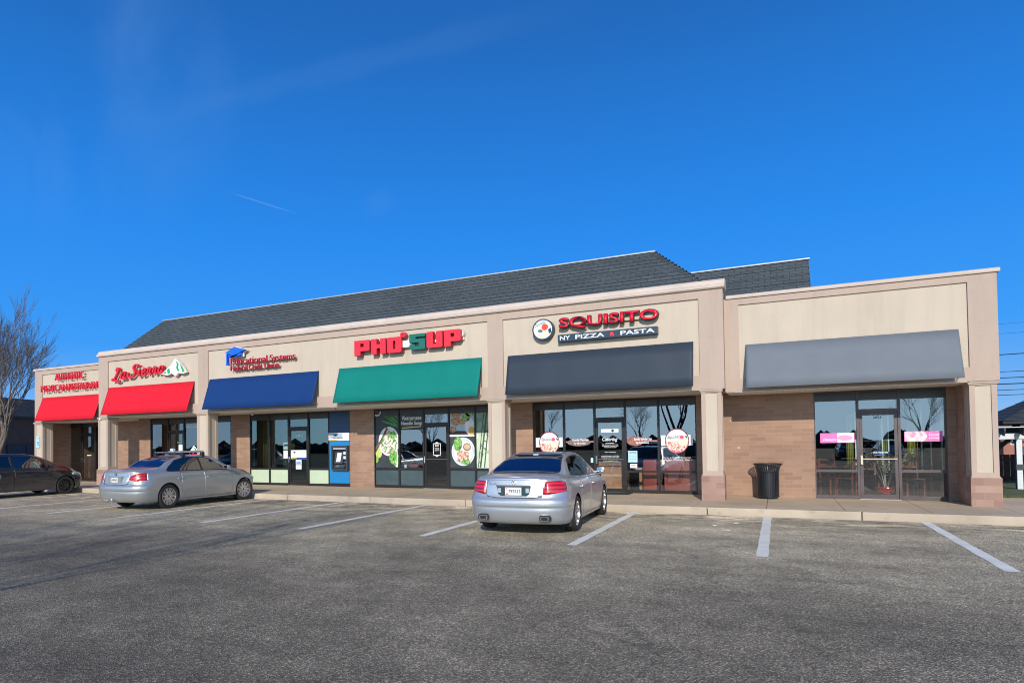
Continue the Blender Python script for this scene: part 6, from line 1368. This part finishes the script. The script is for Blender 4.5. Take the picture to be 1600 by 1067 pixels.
    if detail:
        for sg, k, d in doors(car, r, pm, [[(1.22, .235), (1.68, .225), (1.68, .95), (.92, 1.0), (1.21, .52)], [(1.685, .225), (2.94, .235), (2.96, .60), (2.92, .90), (1.685, .95)]]):
            handle(d, (1.10, 1.95)[k]+.1, .86, hw*.972, pm, (sg,))
    put(car.b, 'body', pm, r, .012); liner(car, r)
    g = MB(); g.box(.35, L_-.4, -.66, .66, .19, .24); g.build('underbody', trim, r, world=False)
    if detail: interior(car, r, seatb, 2.05, 1.15, 1.5)
    for x in (wr, wf):
        for sg in (-1, 1): wheel(r, x, sg*(hw-.11), .318, .205, (5, True), sg < 0, m('black_alloy', (.035, .035, .038), .3, .6) if detail else 'alloy')
    mirror_part(r, 2.82, 1.02, W_, pm)
    g = MB(); g.box(L_-.03, L_-.005, -.30, .30, .32, .50, bev=.01); g.build('grille', trim, r, world=False)
    return r
hb = hatch(K['black_car'], 'graphite black hatchback cut off by the left edge, parked nose to the kerb'); orient(hb, .80, (-15.55, -5.10), 90.5, .775)
# ================================================================ TREES
def bare_tree(label, loc, h, seed, spread=.5, split=4, trunk_h=.16, base=.16, depth=6, group=None, dirbias=(0, 0), name='bare_tree', fine=1.0):
    rn = random.Random(seed); r = empty(name, loc, label, 'tree', group)
    T = MB(); Cb = MB()
    def grow(mb, p, d, ln, rad, lev):
        n = 4 if lev < 3 else 3; P = [p.copy()]; rads = [rad]; q = p.copy(); dd = d.copy()
        for i in range(n):
            dd = (dd+Vector((rn.gauss(0, .09), rn.gauss(0, .09), .06 if lev < 4 else .02))).normalized(); q = q+dd*ln/n; P.append(q.copy()); rads.append(rad*(1-.38*(i+1)/n))
        mb.tube(P, rads, 8 if lev == 0 else (5 if lev < 3 else 3), cap=False)
        return P, rads, dd
    # short trunk opening into a vase of limbs
    P, rads, d = grow(T, Vector((0, 0, -.05)), Vector((0.02, 0, 1)), h*trunk_h, base, 0)
    T.tube([Vector((0, 0, -.08)), Vector((0, 0, .12)), Vector((0, 0, .3))], [base*1.45, base*1.15, base*1.0], 10, cap=False)
    def rec(p, d, ln, rad, lev):
        P, rads, dd = grow(Cb, p, d, ln, rad, lev)
        if lev >= depth: return
        nb = 2 if lev < 2 else (3 if lev < depth-1 else 4)
        for k in range(nb):
            i = len(P)-1 if k == 0 else rn.randint(max(1, len(P)-3), len(P)-1)
            ax = Vector((rn.gauss(0, 1), rn.gauss(0, 1), rn.gauss(0, .5))).normalized(); a = rn.uniform(.12, .5)*spread*2*(1 if k else .5)
            nd = (dd+ax*a).normalized(); nd.z = max(nd.z, .12 if lev > 2 else .45); nd.normalize()
            rec(P[i], nd, ln*rn.uniform(.66, .88), max(rads[i]*rn.uniform(.58, .8), .0035*fine), lev+1)
    for k in range(split):
        a = 2*math.pi*k/split+rn.uniform(-.4, .4); sp = spread*rn.uniform(.55, 1.1)
        nd = Vector((math.cos(a)*sp+dirbias[0], math.sin(a)*sp+dirbias[1], 1)).normalized()
        rec(P[-1 if k % 2 else -2], nd, h*rn.uniform(.24, .30), base*rn.uniform(.5, .7), 1)
    T.build('trunk', 'bark', r, smooth=True, world=False); Cb.build('crown', 'twig' if fine < 2 else 'bark', r, smooth=True, world=False, norm=False)
    return r
bare_tree('bare vase shaped tree before the dark brick building at the left', (-30.3, 3.0, 0), 8.5, 11, .34, 7, .16, .20, 7, fine=1.5)
bare_tree('bare tree cut by the left edge of the photo, behind the vase shaped one', (-34.5, 4.6, 0), 8.6, 23, .5, 6, .16, .17, 6, fine=1.6)
# trees behind the photographer: they throw the shadows at lower left and stand in the window reflections
G2 = 'trees across the car park behind the camera'
for i, (x, y, h, sd) in enumerate([(1.2, -27.0, 11.0, 5), (-12, -84, 8, 7), (25, -85, 9.5, 9), (-30, -90, 9, 12), (48, -88, 10, 15), (-50, -84, 9, 18), (8, -92, 7, 21)]):
    bare_tree(['tall bare tree whose shadow crosses the car park', 'bare tree mirrored in the pizza shop windows', 'bare tree mirrored in the right hand cafe window', 'bare tree farther across the car park', 'bare tree at the far right behind the camera', 'bare tree at the far left behind the camera', 'last bare tree behind the camera'][i], (x, y, 0), h, sd, .6, 5, .2, .16 if i == 0 else .17, 6, G2, fine=1.2)

# ================================================================ BUILDINGS AND THINGS FARTHER OFF
def rot_box(name, cx, cy, ang): return None
# dark brick building in shade at the left
b = empty('brick_building', (-46, 12, 0), 'dark brick building in shadow behind the bare tree at the left edge', 'building', rz=R(19))
g = MB(); g.box(-26, 0, -20, 24, 0, 4.1); g.build('brick_wall', 'darkbrick', b, world=False)
dr = m('dark_roof', (.03, .035, .042), .9, var=.2, scale=3)
g = MB(); g.prism([(.35, -20.3, 4.1), (.35, -20.3, 4.25), (-.9, -20.3, 5.75), (-1.2, -20.3, 5.75), (-1.2, -20.3, 4.1)], (0, 44.6, 0)); g.build('mansard_roof', dr, b, world=False)
for i in range(7):
    g = MB(); y0 = -18+i*6; g.box(.0, .05, y0, y0+3.6, .3, 1.95); w_ = g.build('window', m('navy_glass', (.012, .02, .05), .15), b, world=False)
    g = MB(); g.box(.051, .09, y0-.08, y0, .25, 2.0); g.box(.051, .09, y0+3.6, y0+3.68, .25, 2.0); g.box(.051, .09, y0+1.76, y0+1.84, .3, 1.95); g.box(.051, .088, y0-.04, y0+3.64, 1.93, 1.99); g.box(.051, .088, y0-.04, y0+3.64, .26, .31); g.build('frame', 'frame', w_, world=False)
# timber pergola with a hipped roof at the right
p = empty('pergola', (19.3, 21.6, -.72), 'white and grey pergola shelter with a dark hipped shingle roof at the right edge', 'pergola')
pw2 = m('pergola_white', (.60, .62, .62), .6); pg = m('pergola_grey', (.045, .055, .065), .7)
PX = (-2.05, 2.05)
for x in PX:
    for y_ in (-1.9, 1.9):
        g = MB(); g.box(x-.10, x+.10, y_-.10, y_+.10, 0, 2.21); po = g.build('post', pw2, p, world=False)
        g = MB(); g.box(x-.13, x+.13, y_-.13, y_+.13, .85, 1.10); g.box(x-.115, x-.101, y_-.115, y_+.115, 0, 2.35); g.build('post_wrap', pg, po, world=False)
        for sx_, sy_ in ((1 if x < 0 else -1, 0), (0, 1 if y_ < 0 else -1)):
            g = MB(); g.prism([(x+sx_*.1, y_+sy_*.1, 1.5), (x+sx_*.1, y_+sy_*.1, 1.8), (x+sx_*.55, y_+sy_*.55, 2.21), (x+sx_*.80, y_+sy_*.80, 2.21)], (.08 if sy_ else 0, .08 if sx_ else 0, 0)); g.build('brace', pg, po, world=False)
g = MB()
for y_ in (-2.0, 2.0): g.box(-3.0, 3.0, y_-.05, y_+.05, 2.22, 2.48)
for x in (-2.1, 2.1): g.box(x-.05, x+.05, -1.94, 1.94, 2.23, 2.46)
g.build('beam', pw2, p, world=False)
g = MB()
for i in range(9):
    x = -2.7+i*.675; g.prism([(x-.03, -2.7, 2.58), (x-.03, -2.55, 2.36), (x-.03, -2.0, 2.485), (x-.03, 2.0, 2.485), (x-.03, 2.55, 2.36), (x-.03, 2.7, 2.58), (x-.03, 2.7, 2.72), (x-.03, -2.7, 2.72)], (.06, 0, 0))
g.build('rafters', pg, p, world=False)
g = MB()
for i in range(14): g.box(-2.95, 2.95, -2.6+i*.4, -2.55+i*.4, 2.725, 2.76)
g.build('slats', pw2, p, world=False)
for x in (-1.3, 1.3):
    for y_ in (-1.2, 1.2): g = MB(); g.box(x-.13, x+.13, y_-.1, y_+.1, 2.72, 3.05); g.build('roof_post', pg, p, world=False)
g = MB(); e_ = 2.75; zb, zt = 3.02, 4.6
n = 9
for k in range(n):
    t0, t1 = k/n, (k+1)/n; a, b_ = e_*(1-t0)+.05, e_*(1-t1)+.05; z0, z1 = zb+(zt-zb)*t0, zb+(zt-zb)*t1
    for q in range(4):
        c, s_ = [(1, 0), (0, 1), (-1, 0), (0, -1)][q]; rt = lambda x, y_, z: (x*c-y_*s_, x*s_+y_*c, z)
        g.poly([rt(-a, -a-.02, z0), rt(a, -a-.02, z0), rt(b_, -b_, z1), rt(-b_, -b_, z1)]); g.poly([rt(-a, -a-.02, z0), rt(a, -a-.02, z0), rt(a, -a+.02, z0-.02), rt(-a, -a+.02, z0-.02)])
g.box(-e_-.03, e_+.03, -e_-.03, e_+.03, zb-.13, zb-.021); g.build('roof', dr, p, world=False, norm=False)
# dark red fence and low wall behind it
f = empty('fence', (24, 27, -.9), 'dark maroon low fence behind the pergola', 'fence'); g = MB()
for i in range(90): x = -10+i*.3; g.box(x, x+.27, -.02, .02, 0, 1.55)
g.build('boards', m('maroon_board', (.07, .022, .018), .8, var=.2), f, world=False)
g = MB(); g.box(-10, 17, .025, .06, .25, .35); g.box(-10, 17, .025, .06, 1.2, 1.3); g.build('rail', 'black', f, world=False)
bn = empty('picnic_table', (20.6, 24.6, -.9), 'tan topped picnic table beyond the pergola post', 'table'); g = MB()
g.box(-1.8, 1.8, -.4, .4, 1.12, 1.2); g.build('tabletop', m('tan_board', (.50, .34, .17), .7), bn, world=False)
g = MB()
for x in (-1.4, 1.4): g.box(x-.05, x+.05, -.3, .3, 0, 1.12)
g.build('leg', 'bark', bn, world=False)
# parked cars in the next lot
c1 = hatch(K['white_car'], 'white hatchback in the next car park seen beside the right column', False); c1.location = (27.0, 44, -.75); c1.rotation_euler.z = R(200)
for lab, loc, rz, pm in (('second white hatchback in the next car park, partly behind the pergola post', (31.0, 49, -.8), 205, None), ('dark blue hatchback in the next car park right of the pergola post', (30.5, 43, -.8), 190, 'far_blue')):
    c = copy_tree(c1); c['label'] = lab; c.location = loc; c.rotation_euler.z = R(rz); c['group'] = 'cars in the next car park'
    if pm:
        K[pm] = K.get(pm) or paint('far_blue_paint', (.03, .06, .16), .4, .3)
        for ch in S.objects:
            if ch.parent == c and ch.name.split('.')[0] in ('body', 'wing_mirror'): ch.data = ch.data.copy(); ch.data.materials[0] = K[pm]
c1['group'] = 'cars in the next car park'
for lab, loc, rz in (('white hatchback in the row behind the camera, mirrored near the pizza shop door', (-2.0, -40, 0), 88), ('second white hatchback in the row behind the camera', (4.2, -40.3, 0), 91), ('white hatchback at the left of the row behind the camera', (-13.0, -40.1, 0), 90), ('white hatchback at the right of the row behind the camera', (15.6, -40.2, 0), 270)):
    c = copy_tree(c1); c['label'] = lab; c.location = loc; c.rotation_euler.z = R(rz); c['group'] = 'cars in the row behind the camera'
for lab, loc, rz in (('graphite hatchback in the row behind the camera between white ones', (1.0, -40.2, 0), 270), ('graphite hatchback in the row behind the camera near the right end', (12.6, -40.0, 0), 90), ('graphite hatchback far left in the row behind the camera', (-19.0, -40.2, 0), 90)):
    c = copy_tree(hb); c['label'] = lab; c.location = loc; c.rotation_euler.z = R(rz); c['group'] = 'cars in the row behind the camera'
# houses beyond
def house(label, x, y, z, w_, d, h, rz, wall='redbrick', roofm=None):
    r = empty('house', (x, y, z), label, 'house', rz=R(rz)); g = MB(); g.box(-w_/2, w_/2, -d/2, d/2, 0, h); 
    g.build('wall', wall, r, world=False)
    g = MB(); g.prism([(-w_/2-.4, -d/2-.4, h+.003), (-w_/2-.4, d/2+.4, h+.003), (-w_/2-.4, 0, h+d*.32)], (w_+.8, 0, 0)); rf = g.build('roof', roofm or m('house_roof', (.16, .13, .11), .9), r, world=False)
    g = MB(); g.box(w_*.25, w_*.25+.7, -.4, .4, h+.5, h+d*.32+.8); g.build('chimney', 'redbrick', rf, world=False)
    n = int(w_/3)
    for i in range(n):
        for zz in ([1.0] if h < 4 else [1.0, 3.6]):
            xx = -w_/2+1.2+i*(w_-2.4)/max(1, n-1); g = MB(); g.box(xx-.5, xx+.5, -d/2-.03, -d/2+.0, zz, zz+1.3); wn_ = g.build('window', 'white', r, world=False)
            g = MB(); g.box(xx-.42, xx+.42, -d/2-.04, -d/2-.031, zz+.08, zz+1.22); g.build('pane', m('house_glass', (.05, .07, .09), .1), wn_, world=False)
    return r
house('red brick house with a pale gable beyond the next car park', 38, 84, -3.0, 16, 9, 4.0, 12)
house('pale sided house left of the red brick house, mostly hidden by the shops', 20, 90, -3.2, 13, 8, 4.0, -5, 'coping')
house('long brick house far right beyond the pergola', 60, 94, -3.2, 18, 9, 4.4, 8)

for i, (x, y, h, lab) in enumerate([(30, 60, 8, 'bare tree beyond the next car park, seen under the shelter roof'), (42, 66, 9, 'bare tree right of the brick house'), (24, 70, 8, 'bare tree beside the pale house'), (50, 74, 9, 'bare tree far right beyond the pergola')]):
    bare_tree(lab, (x, y, -1), h, 40+i, .6, 5, .2, .15, 5, fine=4)
# dark evergreen mass round the horizon behind the camera, seen mirrored in the glass
def woods(name, pts, h, seed, lab):
    rn = random.Random(seed); g = MB()
    for (x0, y0), (x1, y1) in zip(pts[:-1], pts[1:]):
        L_ = math.hypot(x1-x0, y1-y0); n = int(L_/1.5)
        for i in range(n):
            t = i/n; cx, cy = x0+(x1-x0)*t+rn.gauss(0, 2), y0+(y1-y0)*t+rn.gauss(0, 2); hh = h*rn.uniform(.55, 1.15); w_ = rn.uniform(1.6, 3.4)
            ring0 = None; nn_ = 9
            for lv in range(6):
                v_ = lv/5; rr0 = w_*(.75, 1.0, .92, .7, .4, .05)[lv]; ring = []
                for q_ in range(nn_):
                    a_ = 6.2832*q_/nn_; r1 = rr0*rn.uniform(.75, 1.2); ring.append(g.b.verts.new((cx+r1*math.cos(a_), cy+r1*math.sin(a_), hh*v_*rn.uniform(.9, 1.05))))
                if ring0:
                    for q_ in range(nn_): g.b.faces.new((ring0[q_], ring0[(q_+1) % nn_], ring[(q_+1) % nn_], ring[q_]))
                ring0 = ring
            for _ in range(26):
                u = rn.random(); ph = rn.uniform(0, 6.28); rr_ = w_*(1-u*.85)*math.sqrt(rn.random()); c = Vector((cx+rr_*math.cos(ph), cy+rr_*math.sin(ph), hh*u)); s_ = rn.uniform(.12, .3)
                a = Vector((rn.gauss(0, 1), rn.gauss(0, 1), rn.gauss(0, 1))).normalized()*s_; b_ = Vector((rn.gauss(0, 1), rn.gauss(0, 1), rn.gauss(0, 1))).normalized()*s_
                g.poly([c, c+a, c+b_])
    o = g.build(name, m('woodland', (.045, .05, .03), .9, var=.3, scale=.5), norm=False); return tag(o, lab, 'woods', kind='stuff')
woods('far_woods', [(-120, -60), (-60, -105), (0, -112), (60, -108), (120, -70)], 2.7, 3, 'dark line of far woods across the car park behind the camera')
woods('far_woods', [(-30, 130), (40, 115), (110, 110), (160, 80)], 4.5, 5, 'brown line of far winter woods beyond the houses at the right')
# power lines and their poles beyond the right end
pk = m('wire_black', (.012, .012, .012), .6)
pole_at = [(8, 66), (74, 52)]
for i, (x, y) in enumerate(pole_at):
    pz_ = empty('utility_pole', (x, y, -1), ['wooden utility pole hidden behind the shops carrying the wires', 'wooden utility pole far outside the right edge carrying the wires'][i], 'pole'); g = MB(); g.tube([(0, 0, 0), (0, 0, 15.5)], [.17, .12], 10); g.build('shaft', 'bark', pz_, world=False)
    g = MB(); g.box(-.08, .08, -1.2, 1.2, 14.4, 14.55); g.box(-.08, .08, -1.0, 1.0, 12.8, 12.95); g.build('crossarm', 'bark', pz_, world=False)
def wire(z0, z1, dy, rad, sag, lab):
    g = MB(); (x0, y0), (x1, y1) = pole_at; P = []
    for i in range(41):
        t = i/40; P.append((x0+(x1-x0)*t, y0+dy+(y1-y0)*t, z0+(z1-z0)*t-sag*4*t*(1-t)))
    g.tube(P, rad, 5); o = g.build('power_line', pk, smooth=True); tag(o, lab, 'wire', 'overhead wires at the right edge')
for z0, z1, dy, rad, sag, lab in ((13.45, 13.5, 1.1, .012, 1.0, 'highest and thinnest wire at the right edge'), (12.2, 12.3, -1.1, .012, 1.0, 'second highest thin wire at the right edge'), (10.2, 11.5, .9, .045, 1.2, 'thick black wire just under the fascia corner at the right edge'),
     (8.6, 9.4, 0, .03, 1.2, 'thin wire second of the lower bundle at the right edge'), (8.0, 8.9, .3, .04, 1.2, 'thick wire third of the lower bundle at the right edge'), (7.4, 8.2, -.3, .05, 1.2, 'thickest wire in the middle of the lower bundle at the right edge'),
     (6.7, 7.7, .2, .03, 1.1, 'thin wire low in the bundle just over the shelter roof'), (6.2, 7.2, -.2, .03, 1.1, 'lowest wire, nearly touching the shelter roof')): wire(z0, z1, dy, rad, sag, lab)
